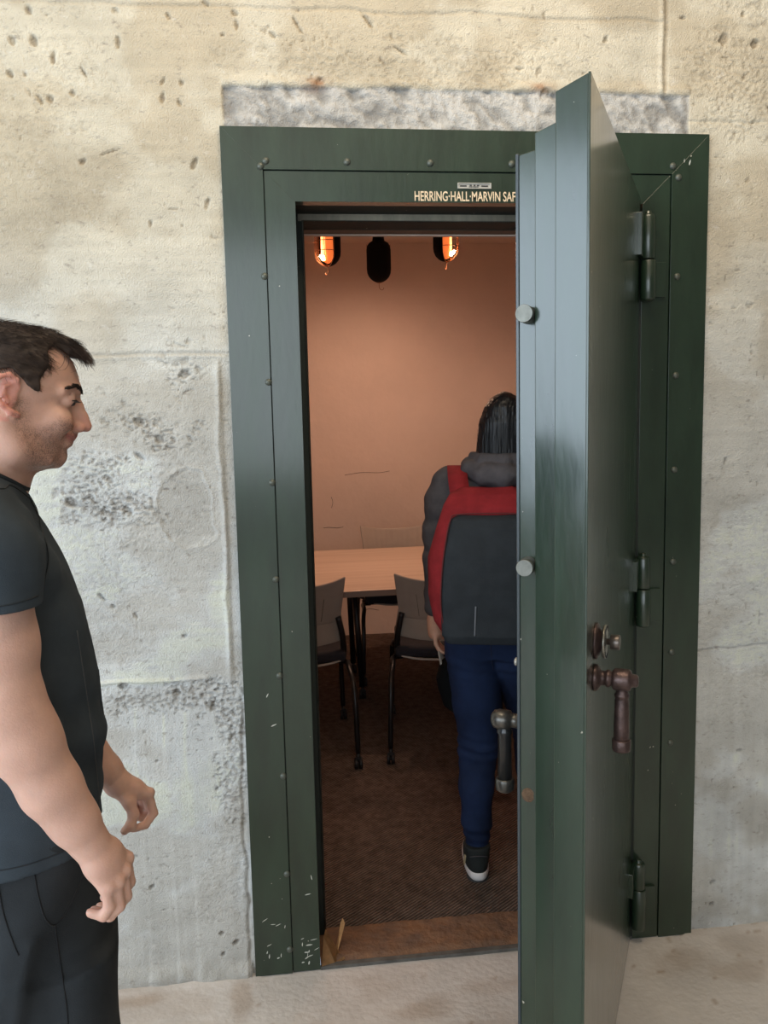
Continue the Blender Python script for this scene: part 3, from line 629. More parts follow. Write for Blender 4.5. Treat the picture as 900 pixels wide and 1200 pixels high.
B.ell((.080, 0, 1.612), (.011, .0125, .022), .006)
for sy in (-1, 1):
    B.chain([(.0775, 0, 1.5880), (.0735, sy * .012, 1.5878), (.0610, sy * .027, 1.5915)], [.0058, .0055, .0030], .005)
    B.chain([(.0705, 0, 1.5768), (.0670, sy * .012, 1.5775), (.0590, sy * .025, 1.5860)], [.0062, .0058, .0032], .005)       # lips
B.chain([(.0845, 0, 1.5825), (.079, -.012, 1.5827), (.0645, -.029, 1.5905)], [.0018, .0018, .0018], .002, 's')
B.chain([(.0845, 0, 1.5825), (.079, .012, 1.5827), (.0645, .029, 1.5905)], [.0018, .0018, .0018], .002, 's')
B.cone((.078, -.014, 1.5655), (.078, .014, 1.5655), .004, .004, .008, 's')           # hollow over the chin
# ears
for sy in (-1, 1):
    Y = lambda v: sy * v
    rim = [(.004, Y(.074), 1.660), (.003, Y(.079), 1.673), (-.007, Y(.083), 1.6805), (-.019, Y(.087), 1.678), (-.027, Y(.090), 1.667), (-.027, Y(.090), 1.652), (-.020, Y(.086), 1.638), (-.009, Y(.080), 1.627), (.000, Y(.075), 1.623)]
    B.ell((-.010, Y(.074), 1.654), (.013, .006, .022), .006)
    B.chain(rim, [.0028, .0034, .0036, .0036, .0036, .0036, .0038, .0046, .0050], .004)
    B.chain([(-.004, Y(.080), 1.668), (-.014, Y(.083), 1.664), (-.017, Y(.083), 1.652), (-.011, Y(.080), 1.641)], [.002, .0026, .0028, .0028], .003)
    B.ell((-.006, Y(.083), 1.652), (.005, .006, .0075), .003, 's')
    B.ell((-.0195, Y(.090), 1.668), (.003, .003, .008), .002, 's')
# torso and legs under the clothes
B.loft([(.86, -.15, .06, -.15, .15), (1.0, -.14, .07, -.145, .145), (1.2, -.16, .075, -.15, .15), (1.35, -.165, .05, -.16, .16), (1.44, -.15, .01, -.15, .15), (1.50, -.12, -.03, -.08, .08)], .03)
for sy in (-1, 1): B.chain([(-.04, sy * .085, .88), (-.02, sy * .10, .48), (-.05, sy * .10, .08)], [.070, .048, .036], .03)
# near (right) arm
B.chain([(-.06, -.13, 1.45), (-.048, -.205, 1.42), (-.042, -.218, 1.32), (-.038, -.222, 1.235)], [.05, .052, .046, .043], .02)
B.chain([(-.038, -.222, 1.235), (-.020, -.224, 1.185), (.008, -.223, 1.115), (.034, -.222, 1.062), (.050, -.222, 1.030)], [.0430, .0425, .0360, .0285, .0245], .03)
# near hand
def hand(chains, palm, k=.003):
    for p, r in palm: B.chain(p, r, .012)
    for p, r in chains: B.chain(p, r, k)
fr = [.0092, .0088, .0080, .0070]
MC = [((.100, -.206, .982), (.104, -.204, .944), (.092, -.190, .918), (.070, -.178, .915)),
      ((.094, -.223, .974), (.0965, -.222, .934), (.084, -.208, .910), (.062, -.197, .912)),
      ((.083, -.235, .966), (.0855, -.235, .929), (.073, -.224, .911), (.053, -.213, .918)),
      ((.069, -.241, .964), (.0725, -.242, .937), (.064, -.236, .920), (.0475, -.229, .9255))]
hand([(m, fr if i < 3 else [.0084, .0082, .0076, .0068]) for i, m in enumerate(MC)],
     [([(.050, -.222, 1.030), tuple(np.array(m[0]) * .55 + np.array((.050, -.222, 1.030)) * .45), m[0]], [.020, .0165, .0108]) for m in MC] +
     [([(.052, -.214, 1.025), (.064, -.195, .995), (.073, -.186, .966), (.074, -.183, .938)], [.016, .0145, .0105, .0088])])
for m in MC: B.ell(np.array(m[0]) + np.array((.004, -.004, .002)), (.0085, .0085, .009), .006)
# far (left) arm and hand
B.chain([(-.06, .13, 1.45), (-.045, .205, 1.41), (-.035, .222, 1.32), (-.012, .225, 1.20)], [.05, .05, .045, .042], .02)
B.chain([(-.012, .225, 1.20), (.015, .224, 1.13), (.070, .222, 1.020), (.112, .220, .945), (.130, .218, .915)], [.0425, .042, .034, .0265, .0235], .015)
FC = [((.184, .206, .888), (.1915, .203, .848), (.174, .196, .8305), (.151, .190, .8305)),
      ((.181, .226, .880), (.189, .226, .842), (.170, .224, .834), (.156, .220, .846)),
      ((.173, .242, .876), (.180, .243, .842), (.164, .240, .838), (.154, .236, .852)),
      ((.164, .254, .876), (.170, .255, .850), (.157, .252, .846), (.150, .248, .858))]
WR = np.array((.130, .218, .915))
hand([(m, fr if i < 3 else [.0084, .0080, .0074, .0068]) for i, m in enumerate(FC)],
     [([tuple(WR), tuple(np.array(m[0]) * .55 + WR * .45), m[0]], [.020, .0165, .0108]) for m in FC])
B.chain([(.134, .208, .905), (.147, .194, .883), (.153, .188, .860), (.146, .184, .842), (.134, .184, .833)], [.0165, .0125, .0100, .0092, .0078], .006)
for m in FC: B.ell(np.array(m[0]) + np.array((.004, -.001, .003)), (.0085, .0085, .008), .006)
body = B.mesh('body', skin, man); v = B.V; x, y, z = v.T
# skin tone: stubble, lips, ruddy ears and knuckles
n1 = noise3(x * 260, y * 260, z * 260, 3); n2 = noise3(x * 60, y * 60, z * 60, 5)
jaw = (1 - sstep(.0775, .081, x) * (z > 1.5925)) * (1 - sstep(1.592, 1.612, z + .10 * (x - .02) * (x > .02) - .020 * sstep(.02, .07, x))) * sstep(1.525, 1.545, z + .1 * x) * sstep(-.014, .008, x - .25 * (1.60 - z)) 
side = sstep(-.012, .000, x) * (1 - sstep(.010, .024, x)) * (1 - sstep(1.64, 1.655, z)) * sstep(1.59, 1.60, z)
must = sstep(.058, .064, x) * (1 - sstep(1.594, 1.598, z)) * sstep(1.588, 1.590, z)
st = np.clip(np.maximum(jaw, side * .8), 0, 1) * (.35 + .85 * n1) * (.55 + .75 * n2); st = np.clip(np.maximum(st, must * .55), 0, 1) * (z > 1.52)
lz = 1.5825 + .0085 * (np.abs(y) / .027) ** 1.6; lips = np.exp(-((z - lz) / (.0085 - .004 * np.clip(np.abs(y) / .027, 0, 1))) ** 4) * (np.abs(y) < .027) * sstep(.058, .064, x)
ear = (np.abs(y) > .0765) * (x < .006) * (z > 1.615) * (z < 1.69)
c = np.ones((len(v), 3)); c *= (1 + .05 * (n2 - .5))[:, None]
c *= 1 - (st * .42)[:, None] * np.array([[.75, .82, .86]])
c = c * (1 - lips[:, None] * .5 * np.array([[.15, .55, .45]]) * 1.4)
c = c * (1 - (ear * 1.0)[:, None] * np.array([[-.06, .16, .14]]))
nose = np.exp(-(((x - .10) / .02) ** 2 + ((z - 1.603) / .018) ** 2)); c *= 1 - nose[:, None] * np.array([[-.02, .14, .12]])
arm_ = (z < 1.37) * 1.0; c *= 1 + arm_[:, None] * np.array([[.02, .06, .10]]); kn = noise3(x * 40, y * 40, z * 40, 8); c *= 1 - (arm_ * .07 * kn)[:, None]
vcolor(body, 'tone', np.clip(c, 0, 1.4)); bd = np.clip(np.maximum(np.maximum(jaw, side * .8), must * .7) * (.35 + .9 * n2), 0, 1) * (z > 1.52); vcolor(body, 'beard', np.stack([bd] * 3, 1))
nt = skin.node_tree; N, L = nt.nodes, nt.links; pb = N['Principled BSDF']; src = pb.inputs['Base Color'].links[0].from_socket
tc = N.new('ShaderNodeTexCoord'); tn = N.new('ShaderNodeTexNoise'); tn.inputs['Scale'].default_value = 520; tn.inputs['Detail'].default_value = 1; at = N.new('ShaderNodeAttribute'); at.attribute_name = 'beard'
mr = N.new('ShaderNodeMapRange'); mr.inputs['From Min'].default_value = .50; mr.inputs['From Max'].default_value = .58; mm = N.new('ShaderNodeMath'); mm.operation = 'MULTIPLY'; m2 = N.new('ShaderNodeMath'); m2.operation = 'MULTIPLY'; m2.inputs[1].default_value = .62
mx = N.new('ShaderNodeMix'); mx.data_type = 'RGBA'; mx.inputs[7].default_value = (.12, .075, .06, 1)
L.new(tc.outputs['Object'], tn.inputs[0]); L.new(tn.outputs['Fac'], mr.inputs['Value']); L.new(mr.outputs[0], mm.inputs[0]); L.new(at.outputs['Fac'], mm.inputs[1]); L.new(mm.outputs[0], m2.inputs[0]); L.new(m2.outputs[0], mx.inputs[0]); L.new(src, mx.inputs[6]); L.new(mx.outputs[2], pb.inputs['Base Color'])
# eyes, lashes, brows, nails
eye_w = mat('eye_white', (.75, .72, .70), rough=.15); lash = mat('lash_dark', (.02, .014, .012), rough=.6); hairm = mat('brown_hair', (.040, .027, .021), rough=.55, var=.35, vscale=55, spec=.25)
nail_m = mat('nail', (.70, .45, .38), rough=.3)
for sy in (-1, 1):
    bm = bmesh.new(); bmesh.ops.create_uvsphere(bm, u_segments=20, v_segments=14, radius=.0108, matrix=Matrix.Translation((.0718, sy * .031, 1.6448))); e = from_bm('eye', bm, eye_w, man, True)
    bm = bmesh.new(); bmesh.ops.create_uvsphere(bm, u_segments=16, v_segments=10, radius=.0056, matrix=Matrix.Translation((.0778, sy * .0325, 1.6400))); from_bm('iris', bm, lash, e, True)
    bm = bmesh.new()
    arc = [(.0835, sy * .0205, 1.6425), (.0850, sy * .027, 1.6432), (.0838, sy * .034, 1.6428), (.0785, sy * .042, 1.6425)]
    tube(bm, smoothpath(arc, 4), .0011, n=6)
    for q in smoothpath(arc, 5): tube(bm, [q, q + Vector((.0045, sy * .001, -.0028)), q + Vector((.0072, sy * .002, -.0030))], [.0005, .0004, .0002], n=4)
    from_bm('eyelashes', bm, lash, man)
    bm = bmesh.new(); P = smoothpath([(.0945, sy * .012, 1.6555), (.0925, sy * .022, 1.6620), (.086, sy * .036, 1.6650), (.073, sy * .052, 1.6600)], 16)
    for i in range(260):
        ki = random.randrange(len(P)); tp = 1 - .75 * ki / len(P); q = P[ki] + Vector((random.uniform(-.001, .0012), random.uniform(-.002, .002), random.gauss(-.0006, .0017) * tp))
        q.x += .0005; d = Vector((-.006, sy * .006, random.uniform(-.001, .003))); tube(bm, [q, q + d * .6 + Vector((.0014, 0, .0005)), q + d], [.0007, .0006, .0002], n=3)
    from_bm('eyebrow', bm, hairm, man)
# hair: a cropped cap over the skull plus combed strands
poly = [(-.2, 1.575), (-.075, 1.58), (-.045, 1.60), (-.036, 1.64), (-.032, 1.672), (-.018, 1.688), (-.004, 1.690), (.005, 1.680), (.014, 1.668), (.020, 1.663), (.026, 1.657), (.032, 1.655), (.034, 1.672), (.040, 1.684), (.047, 1.694), (.048, 1.708), (.047, 1.718), (.056, 1.7245), (.070, 1.719), (.079, 1.712), (.094, 1.708), (.13, 1.72), (.13, 1.83), (-.2, 1.83)]
def poly_sd(x, z, P):
    d = np.full(np.broadcast(x, z).shape, 1e9); ins = np.zeros(d.shape, bool); x = np.broadcast_to(x, d.shape); z = np.broadcast_to(z, d.shape)
    for i in range(len(P)):
        ax, az = P[i]; bx, bz = P[(i + 1) % len(P)]; ex, ez = bx - ax, bz - az
        t = np.clip(((x - ax) * ex + (z - az) * ez) / (ex * ex + ez * ez), 0, 1)
        d = np.minimum(d, (x - ax - t * ex) ** 2 + (z - az - t * ez) ** 2)
        cnd = ((az > z) != (bz > z)) & (x < ex * (z - az) / (ez if abs(ez) > 1e-9 else 1e-9) + ax); ins ^= cnd
    return np.where(ins, -1, 1) * np.sqrt(d)
HF = Field((-.14, -.11, 1.56), (.14, .11, 1.80), .0025)
def grow(r): return [(z + (0.008 if z > 1.72 else 0), xb - r, xf + r * (.4 if z < 1.7 else .75), -(w + r), w + r) for z, xb, xf, w in HS if z > 1.57]
HF.loft(grow(.0065), 0, ex=2.2, front=.26)
HF.chain([(.050, -.02, 1.735), (.078, -.018, 1.722), (.094, -.012, 1.706)], [.016, .013, .006], .010)
HF.chain([(.050, .02, 1.735), (.078, .012, 1.722), (.094, .004, 1.706)], [.016, .013, .006], .010)
HF.chain([(.030, 0, 1.744), (.060, 0, 1.734)], [.013, .013], .012)
def hclip(X, Y, Z):
    d = poly_sd(X, Z, poly); return d + 0 * Y
HF.clip(hclip)
HF.warp(lambda x, y, z: -.0035 * (noise3(x * 45, y * 160, z * 110, 31) - .5) - .002 * (noise3(x * 90, y * 320, z * 260, 33) - .5))
hair = HF.mesh('hair', hairm, man); HV = HF.V
nrm = np.empty(len(hair.data.vertices) * 3); hair.data.vertices.foreach_get('normal', nrm); nrm = nrm.reshape(-1, 3)
co = np.empty(len(hair.data.vertices) * 3); hair.data.vertices.foreach_get('co', co); co = co.reshape(-1, 3)
SV, SF = [], []
def strand(pts, r):
    b0 = len(SV); n = len(pts)
    for i, p in enumerate(pts):
        rr = r * (1 - .8 * i / (n - 1))
        SV.extend([(p[0] + rr, p[1], p[2]), (p[0] - .5 * rr, p[1] + .87 * rr, p[2]), (p[0] - .3 * rr, p[1] - .6 * rr, p[2] + .7 * rr)])
    for i in range(n - 1):
        for k in range(3):
            a = b0 + i * 3 + k; b = b0 + i * 3 + (k + 1) % 3; SF.append((a, b, b + 3, a + 3))
idx = rng.choice(len(co), 9000)
for i in idx:
    p = co[i]; nn = nrm[i]
    if nn @ nn < .5: continue
    if nn[2] < -.3 and p[2] > 1.70: continue
    if p[0] < -.1 and rng.random() < .5: continue
    flow = np.array([.85, 0, -.55]) if p[2] < 1.72 else np.array([1, (rng.random() - .5) * .5, -.10])
    if p[0] < .0 and p[2] < 1.70: flow = np.array([.35, 0, -1.])
    flow = flow + rng.normal(0, .16, 3); flow -= nn * (flow @ nn); flow /= np.linalg.norm(flow) + 1e-6
    L_ = .014 + .012 * rng.random(); lift = .10 + .25 * rng.random()
    if p[2] < 1.69: L_ *= .45; lift *= .35
    q = p - nn * .002; strand([q, q + flow * L_ * .4 + nn * L_ * lift * .6, q + flow * L_ * .75 + nn * L_ * lift * .75, q + flow * L_ + nn * L_ * lift * .6], .00055)
for i in range(700):   # forelock
    s0 = np.array([.062 + .03 * rng.random(), -.036 + .062 * rng.random(), 0]); s0[2] = 1.742 - .55 * (s0[0] - .062) - 6 * s0[1] ** 2 + rng.normal(0, .003)
    L_ = .020 + .018 * rng.random(); d1 = np.array([.80, rng.normal(0, .2), -.45 + rng.normal(0, .16)]); d2 = np.array([.62, rng.normal(0, .2), -.95])
    tip = s0 + d1 * L_ * .6 + d2 * L_ * .55
    if tip[0] > .118: continue
    strand([s0, s0 + d1 * L_ * .35, s0 + d1 * L_ * .6 + d2 * L_ * .2, tip], .0006)
for pts in ([(.058, -.062, 1.722), (.070, -.060, 1.708), (.064, -.063, 1.692), (.050, -.068, 1.686)], [(.066, -.056, 1.716), (.076, -.053, 1.702), (.070, -.058, 1.689), (.058, -.064, 1.686)], [(.07, -.05, 1.712), (.083, -.044, 1.70), (.088, -.038, 1.690), (.078, -.048, 1.684)]):
    strand([np.array(q) for q in smoothpath(pts, 4)], .0007)
hs_ = from_py('hair_strands', [tuple(map(float, q)) for q in SV], SF, mat('brown_strands', (.060, .040, .030), rough=.6, var=.4, vscale=80, spec=.2), man, True)

# t-shirt
tee = mat('tee_fabric', (.042, .054, .066), rough=.9, var=.16, vscale=9, bump=.22, bscale=900, spec=.18)
T = Field((-.24, -.32, .93), (.14, .32, 1.57), .0042)
SH_ = [(.955, -.165, .083, -.165, .165), (1.04, -.160, .088, -.160, .160), (1.126, -.160, .096, -.160, .160), (1.2, -.168, .0925, -.162, .162), (1.265, -.175, .085, -.165, .165), (1.33, -.18, .073, -.170, .170), (1.387, -.18, .057, -.172, .172), (1.42, -.175, .043, -.165, .165), (1.448, -.165, .030, -.15, .15), (1.48, -.15, .012, -.12, .12), (1.502, -.13, .0065, -.098, .098), (1.53, -.118, .004, -.074, .074), (1.57, -.11, .002, -.066, .066)]
T.loft(SH_, 0, ex=2.25)
for sy in (-1, 1):
    if sy < 0: ch = [(-.070, -.10, 1.478), (-.062, -.165, 1.462), (-.050, -.208, 1.430), (-.046, -.224, 1.370), (-.046, -.226, 1.30)]
    else: ch = [(-.070, .10, 1.478), (-.062, .165, 1.462), (-.050, .208, 1.430), (-.042, .224, 1.370), (-.036, .226, 1.30)]
    T.chain(ch[:4] , [.062, .064, .066, .0585], .03)
    T.cone(ch[3], ch[4], .0585, .057, .01)
T.chain([(-.030, -.16, 1.44), (.000, -.11, 1.40)], [.045, .038], .03); T.chain([(-.030, .16, 1.44), (.000, .11, 1.40)], [.045, .038], .03)
# folds
def folds(x, y, z):
    d = .0042 * np.sin(z * 70 + 9 * y + 14 * x + 2.2 * noise3(x * 9, y * 9, z * 9, 4)) * np.exp(-((z - 1.10) / .14) ** 2) * (np.abs(y) > .02)
    d += .007 * (noise3(x * 16, y * 16, z * 9, 5) - .5) + .0025 * (noise3(x * 40, y * 40, z * 22, 6) - .5)
    s = np.exp(-((y + .165) / .03) ** 2) * np.exp(-((z - 1.42) / .07) ** 2); d += .004 * np.sin(x * 120 - z * 90) * s
    h = np.exp(-((z - .97) / .02) ** 2); d += -.002 * h
    return d
T.warp(folds)
slc = T.n[2]
T.clip(lambda X, Y, Z: np.where(np.abs(Y) > .182 + 0 * Z, 1.3712 + .03 * (X + .046) * 0 - Z, -1))
T.clip(lambda X, Y, Z: np.where((np.abs(Y) > .172) & (Z < 1.372) & (Z > 1.20), .01, -1) + 0 * X)
T.clip(lambda X, Y, Z: .9655 + .004 * np.sin(14 * X) - Z + 0 * Y)
for sy, cx in ((-1, -.046), (1, -.042)): T.cone((cx, sy * .225, 1.30), (cx, sy * .225, 1.376), .050, .050, .001, 's')
T.cone((-.040, 0, 1.60), (-.054, 0, 1.525), .060, .058, .004, 's')
T.clip(lambda X, Y, Z: (Z - 1.5265) + .62 * (X + .02) - 2.2 * Y * Y * 0)
tee_o = T.mesh('t_shirt', tee, man)
# ribbed collar
bm = bmesh.new(); ring = []
for k in range(40):
    a_ = 2 * PI * k / 40; xx = -.055 + .0600 * math.cos(a_); yy = .066 * math.sin(a_); ring.append((xx, yy, 1.5265 - .62 * (xx + .02) - .001))
tube(bm, ring, .0062, n=8, closed=True); from_bm('collar', bm, mat('collar_rib', (.022, .030, .037), rough=.9, bump=.3, bscale=500), tee_o, True)
seam = mat('seam_thread', (.016, .021, .026), rough=.9)
def on_surface(obj, pts, off=.0008, dirv=Vector((0, 1, 0))):
    from mathutils.bvhtree import BVHTree
    me = obj.data; bv = BVHTree.FromPolygons([q.co for q in me.vertices], [tuple(p.vertices) for p in me.polygons]); out = []
    for p in smoothpath(pts, 6):
        h = bv.ray_cast(p - dirv * .5, dirv); 
        if h[0] is not None: out.append(h[0] + h[1] * off)
    return out
def seam_on(obj, pts, name='seam', r=.0011, m=None, dirv=Vector((0, 1, 0))):
    P = on_surface(obj, pts, .0003, dirv)
    if len(P) > 2: bm = bmesh.new(); tube(bm, P, r, n=5); from_bm(name, bm, m or seam, obj)
seam_on(tee_o, [(-.033, 0, 1.525), (-.012, 0, 1.518), (.010, 0, 1.492), (.022, 0, 1.455), (.026, 0, 1.42), (.018, 0, 1.385)], 'shoulder_seam')
seam_on(tee_o, [(-.09, 0, 1.3865), (-.04, 0, 1.3860), (.009, 0, 1.3885)], 'sleeve_hem')
seam_on(tee_o, [(-.09, 0, .984), (-.03, 0, .984), (.05, 0, .986), (.085, 0, .988)], 'hem_seam')
seam_on(tee_o, [(.060, 0, 1.30), (.066, 0, 1.22), (.072, 0, 1.14), (.076, 0, 1.06), (.078, 0, .98)], 'side_fold', .0010, mat('fold_thread', (.06, .065, .07), rough=.9))

# sideburn fuzz grows out of the cap's lower edge in the strands above
# trousers
trm = mat('trouser_fabric', (.022, .026, .030), rough=.78, var=.2, vscale=8, bump=.15, bscale=700, spec=.22)
P_ = Field((-.24, -.25, .03), (.16, .25, 1.02), .006)
P_.loft([(.70, -.14, .090, -.17, .17), (.80, -.165, .090, -.178, .178), (.90, -.165, .083, -.172, .172), (1.00, -.15, .078, -.160, .160)], 0, ex=2.3)
for sy in (-1, 1):
    P_.loft([(.05, -.115, .045, sy * .10 - .075, sy * .10 + .075), (.3, -.115, .070, sy * .10 - .082, sy * .10 + .082), (.5, -.105, .088, sy * .10 - .088, sy * .10 + .088), (.7, -.12, .091, sy * .095 - .095, sy * .095 + .095), (.80, -.14, .090, sy * .09 - .095, sy * .09 + .095)], .02, ex=2.3)
def pf(x, y, z):
    d = .010 * (noise3(x * 10, y * 10, z * 5, 15) - .5)
    u = x * .85 - z * .35; d += -.007 * np.sin(55 * u + 3 * noise3(x * 6, y * 6, z * 6, 16)) * np.exp(-((z - .78) / .16) ** 2)
    d += -.006 * np.exp(-((x + .050 - .25 * (z - .8)) / .012) ** 2) * (z < .88) * (y < 0)
    return d
P_.warp(pf); P_.clip(lambda X, Y, Z: .06 - Z + 0 * X + 0 * Y)
tr = P_.mesh('trousers', trm, man)
seam2 = mat('trouser_seam', (.006, .007, .009), rough=.9)
seam_on(tr, [(-.022, 0, .965), (-.019, 0, .935), (-.012, 0, .900), (.000, 0, .882), (.018, 0, .893), (.036, 0, .918), (.05, 0, .935)], 'pocket_seam', .0014, seam2)
seam_on(tr, [(.0, 0, .882), (.003, 0, .83), (.008, 0, .76), (.006, 0, .68)], 'side_seam', .0012, seam2)
seam_on(tr, [(-.070, 0, .965), (-.066, 0, .92), (-.055, 0, .875), (-.050, 0, .86)], 'crease_seam', .0014, seam2)
# shoes (below the frame of the photo)
shm = mat('shoe_leather', (.02, .018, .017), rough=.5)
for sy in (-1, 1):
    G = Field((-.16, -.09, -.01), (.22, .09, .15), .006)
    G.loft([(.004, -.13, .155, -.045, .045), (.03, -.13, .15, -.046, .046), (.06, -.125, .10, -.042, .042), (.10, -.115, .02, -.040, .040)], 0, ex=2.4)
    g = G.mesh('shoe', shm, man); g.location = (0, sy * .10, 0)
# ------------------------------------------------------------------ three caged lamps
black = mat('lamp_black', (.005, .0045, .0045), rough=.75, spec=.15); wire = mat('cage_wire', (.30, .12, .05), rough=.5, metal=.3)
glass = bpy.data.materials.new('lamp_glass'); glass.use_nodes = True
gb = glass.node_tree.nodes['Principled BSDF']; gb.inputs['Base Color'].default_value = (1, .93, .85, 1); gb.inputs['Transmission Weight'].default_value = 1; gb.inputs['Roughness'].default_value = .0; gb.inputs['IOR'].default_value = 1.08
bulb_m = mat('bulb_amber', (.9, .3, .1), rough=.3, emit=(1, .20, .045), estr=.85)
fil = mat('filament', (1, .6, .3), emit=(1, .62, .28), estr=45)
def lamp(x, y, zb, rz, label):
    L_ = empty('pendant_lamp', (x, y, 0), rz); tag(L_, label, 'lamp', 'caged pendant lamps over the meeting table')
    R, H = .066, .235; zt = zb + H
    # globe
    prof = [(0, .001), (.004, .018), (.014, .034), (.030, .046), (.05, .052), (.17, .052), (.19, .046)]
    bm = bmesh.new(); lathe(bm, (0, 0, zb + .006), (0, 0, 1), prof, 28); from_bm('glass_globe', bm, glass, L_, True)
    bm = bmesh.new(); lathe(bm, (0, 0, zb + .020), (0, 0, 1), [(0, .002), (.004, .010), (.012, .018), (.03, .026), (.05, .0275), (.17, .0275), (.18, .015)], 24); b = from_bm('bulb', bm, bulb_m, L_, True)
    bm = bmesh.new(); bmesh.ops.create_uvsphere(bm, u_segments=16, v_segments=10, radius=.0125, matrix=Matrix.Translation((0, -.024, zb + .045))); from_bm('filament', bm, fil, b, True)
    bm = bmesh.new()
    for k in range(5): cyl(bm, (-.016 + .008 * k, -.029 + .002 * abs(k - 2), zb + .06), (-.016 + .008 * k, -.029 + .002 * abs(k - 2), zb + .18), .0011, n=6)
    from_bm('filament_wires', bm, mat('filament_wire', (1, .5, .25), emit=(1, .42, .16), estr=4), b)
    # wire cage
    bm = bmesh.new()
    for k in range(5):
        a = PI + PI * k / 4
        pr = [(.0, .003), (.2 * R, .005), (.62 * R, .020), (.92 * R, .045), (R, .075), (R, .15), (R, .215)]
        tube(bm, smoothpath([(r * math.cos(a), r * math.sin(a), zb + h) for r, h in pr], 4), .0019, n=6)
    for h in (.078, .128, .178):
        tube(bm, [(R * math.cos(PI + PI * k / 20), R * math.sin(PI + PI * k / 20), zb + h) for k in range(21)], .0019, n=6)
    from_bm('wire_cage', bm, wire, L_, True)
    # half shade: the back half of a capsule
    bm = bmesh.new(); hs = [(0.004, .10), (.008, .35), (.018, .60), (.034, .82), (.055, .96), (.078, 1.0), (.185, 1.0), (.205, .95), (.222, .80), (.233, .55), (.238, .2)]
    rings = []
    for h, q in hs: rings.append([bm.verts.new((R * 1.05 * q * math.cos(PI * k / 20), R * 1.05 * q * math.sin(PI * k / 20), zb + h)) for k in range(21)])
    for a, b_ in zip(rings, rings[1:]):
        for k in range(20): f = bm.faces.new((a[k], a[k + 1], b_[k + 1], b_[k])); f.smooth = True
    o = from_bm('shade', bm, black, L_, True); sd = o.modifiers.new('s', 'SOLIDIFY'); sd.thickness = .0015
    bm = bmesh.new(); lathe(bm, (0, 0, zt - .045), (0, 0, 1), [(0, .050), (.01, .056), (.03, .056), (.045, .035), (.09, .028), (.11, .010)], 28); from_bm('socket_cap', bm, black, L_)
    bm = bmesh.new(); cyl(bm, (0, 0, zt + .05), (0, 0, VZ - .002), .005, n=10); lathe(bm, (0, 0, VZ), (0, 0, -1), [(0, .05), (.02, .045), (.025, .01)], 24); from_bm('cord', bm, black, L_)
    bm = bmesh.new(); tube(bm, smoothpath([(0, 0, zb + .008), (.001, 0, zb - .012), (-.002, 0, zb - .028), (-.012, 0, zb - .037), (-.022, 0, zb - .034), (-.026, 0, zb - .024)], 5), .0016, n=6); from_bm('hook', bm, wire, L_)
    gl = bpy.data.lights.new('bulb_glow', 'POINT'); gl.energy = 2.2; gl.color = (1, .55, .32); gl.shadow_soft_size = .008
    go = bpy.data.objects.new('bulb_glow', gl); COL.objects.link(go); go.parent = L_; go.location = (0, -.041, zb + .052)
    pl = bpy.data.lights.new('bulb_light', 'SPOT'); pl.energy = 29; pl.color = (1, .60, .41); pl.shadow_soft_size = .05; pl.spot_size = math.radians(172); pl.spot_blend = 1
    po = bpy.data.objects.new('bulb_light', pl); COL.objects.link(po); po.parent = L_; po.location = (0, -.095, zb + .05); po.rotation_euler = (math.radians(-18), 0, 0)
# (each lamp also has a small glow close to the filament, set in lamp())
# local +Y side carries the shade
lamp(-.262, 2.20, 2.362, math.radians(-62), 'glowing caged lamp with its black shade on the right, nearest the left jamb')
lamp(.052, 2.60, 2.338, math.radians(180), 'hanging lamp seen from behind its black shade, between two glowing lamps')
lamp(.364, 2.20, 2.385, math.radians(62), 'glowing caged lamp with its black shade on the left, beside the open door')
# ------------------------------------------------------------------ the woman walking in, seen from behind (local +Y away from the viewer)
wom = empty('person', (.14072, .38346, CZ), -.24458)
tag(wom, 'woman with long black hair and grey hoodie walking into the vault, seen from behind', 'person')
G = Field((-.28, -.20, -.01), (.34, .50, 1.66), .0065)
G.ell((.047, .02, 1.545), (.073, .092, .105), .01); G.ell((.047, .100, 1.530), (.012, .014, .016), .012); G.chain([(.045, -.005, 1.48), (.02, -.01, 1.40)], [.050, .055], .02)
G.loft([(.84, -.155, .145, -.10, .12), (.95, -.15, .14, -.09, .11), (1.05, -.135, .125, -.08, .10), (1.25, -.15, .14, -.08, .11), (1.36, -.155, .15, -.07, .08), (1.41, -.10, .11, -.05, .05)], .03)
G.chain([(-.055, .0, .84), (-.046, .0, .46), (-.054, -.01, .10)], [.075, .050, .032], .03); G.chain([(.075, .02, .84), (.125, .22, .50), (.15, .26, .12)], [.075, .050, .032], .03)
G.chain([(-.15, .0, 1.35), (-.176, .01, 1.12), (-.195, .05, .90)], [.034, .028, .022], .02)
G.chain([(.15, .0, 1.36), (.185, .01, 1.12), (.22, .08, .92)], [.034, .028, .022], .02)
for s_, (ax, ay, az) in ((-1, (-.196, .055, .885)), (1, (.222, .082, .90))):
    G.chain([(ax, ay, az), (ax + .004, ay + .01, az - .045)], [.024, .026], .01)
    for q in range(4):
        yy = ay - .022 + .019 * q
        G.chain([(ax + .004, yy + .01, az - .05), (ax + .006, yy + .012, az - .083 + .003 * abs(q - 1.5)), (ax + .016, yy + .012, az - .105 + .004 * abs(q - 1.5)), (ax + .034, yy + .01, az - .110)], [.0085, .008, .0075, .0065], .003)
    G.chain([(ax + .008, ay + .034, az - .01), (ax + .018, ay + .045, az - .045), (ax + .026, ay + .035, az - .07)], [.011, .0095, .008], .006)
skin_w = mat('skin_w', (.56, .31, .22), rough=.5, sss=.2, var=.05, vscale=30)
G.mesh('body', skin_w, wom)
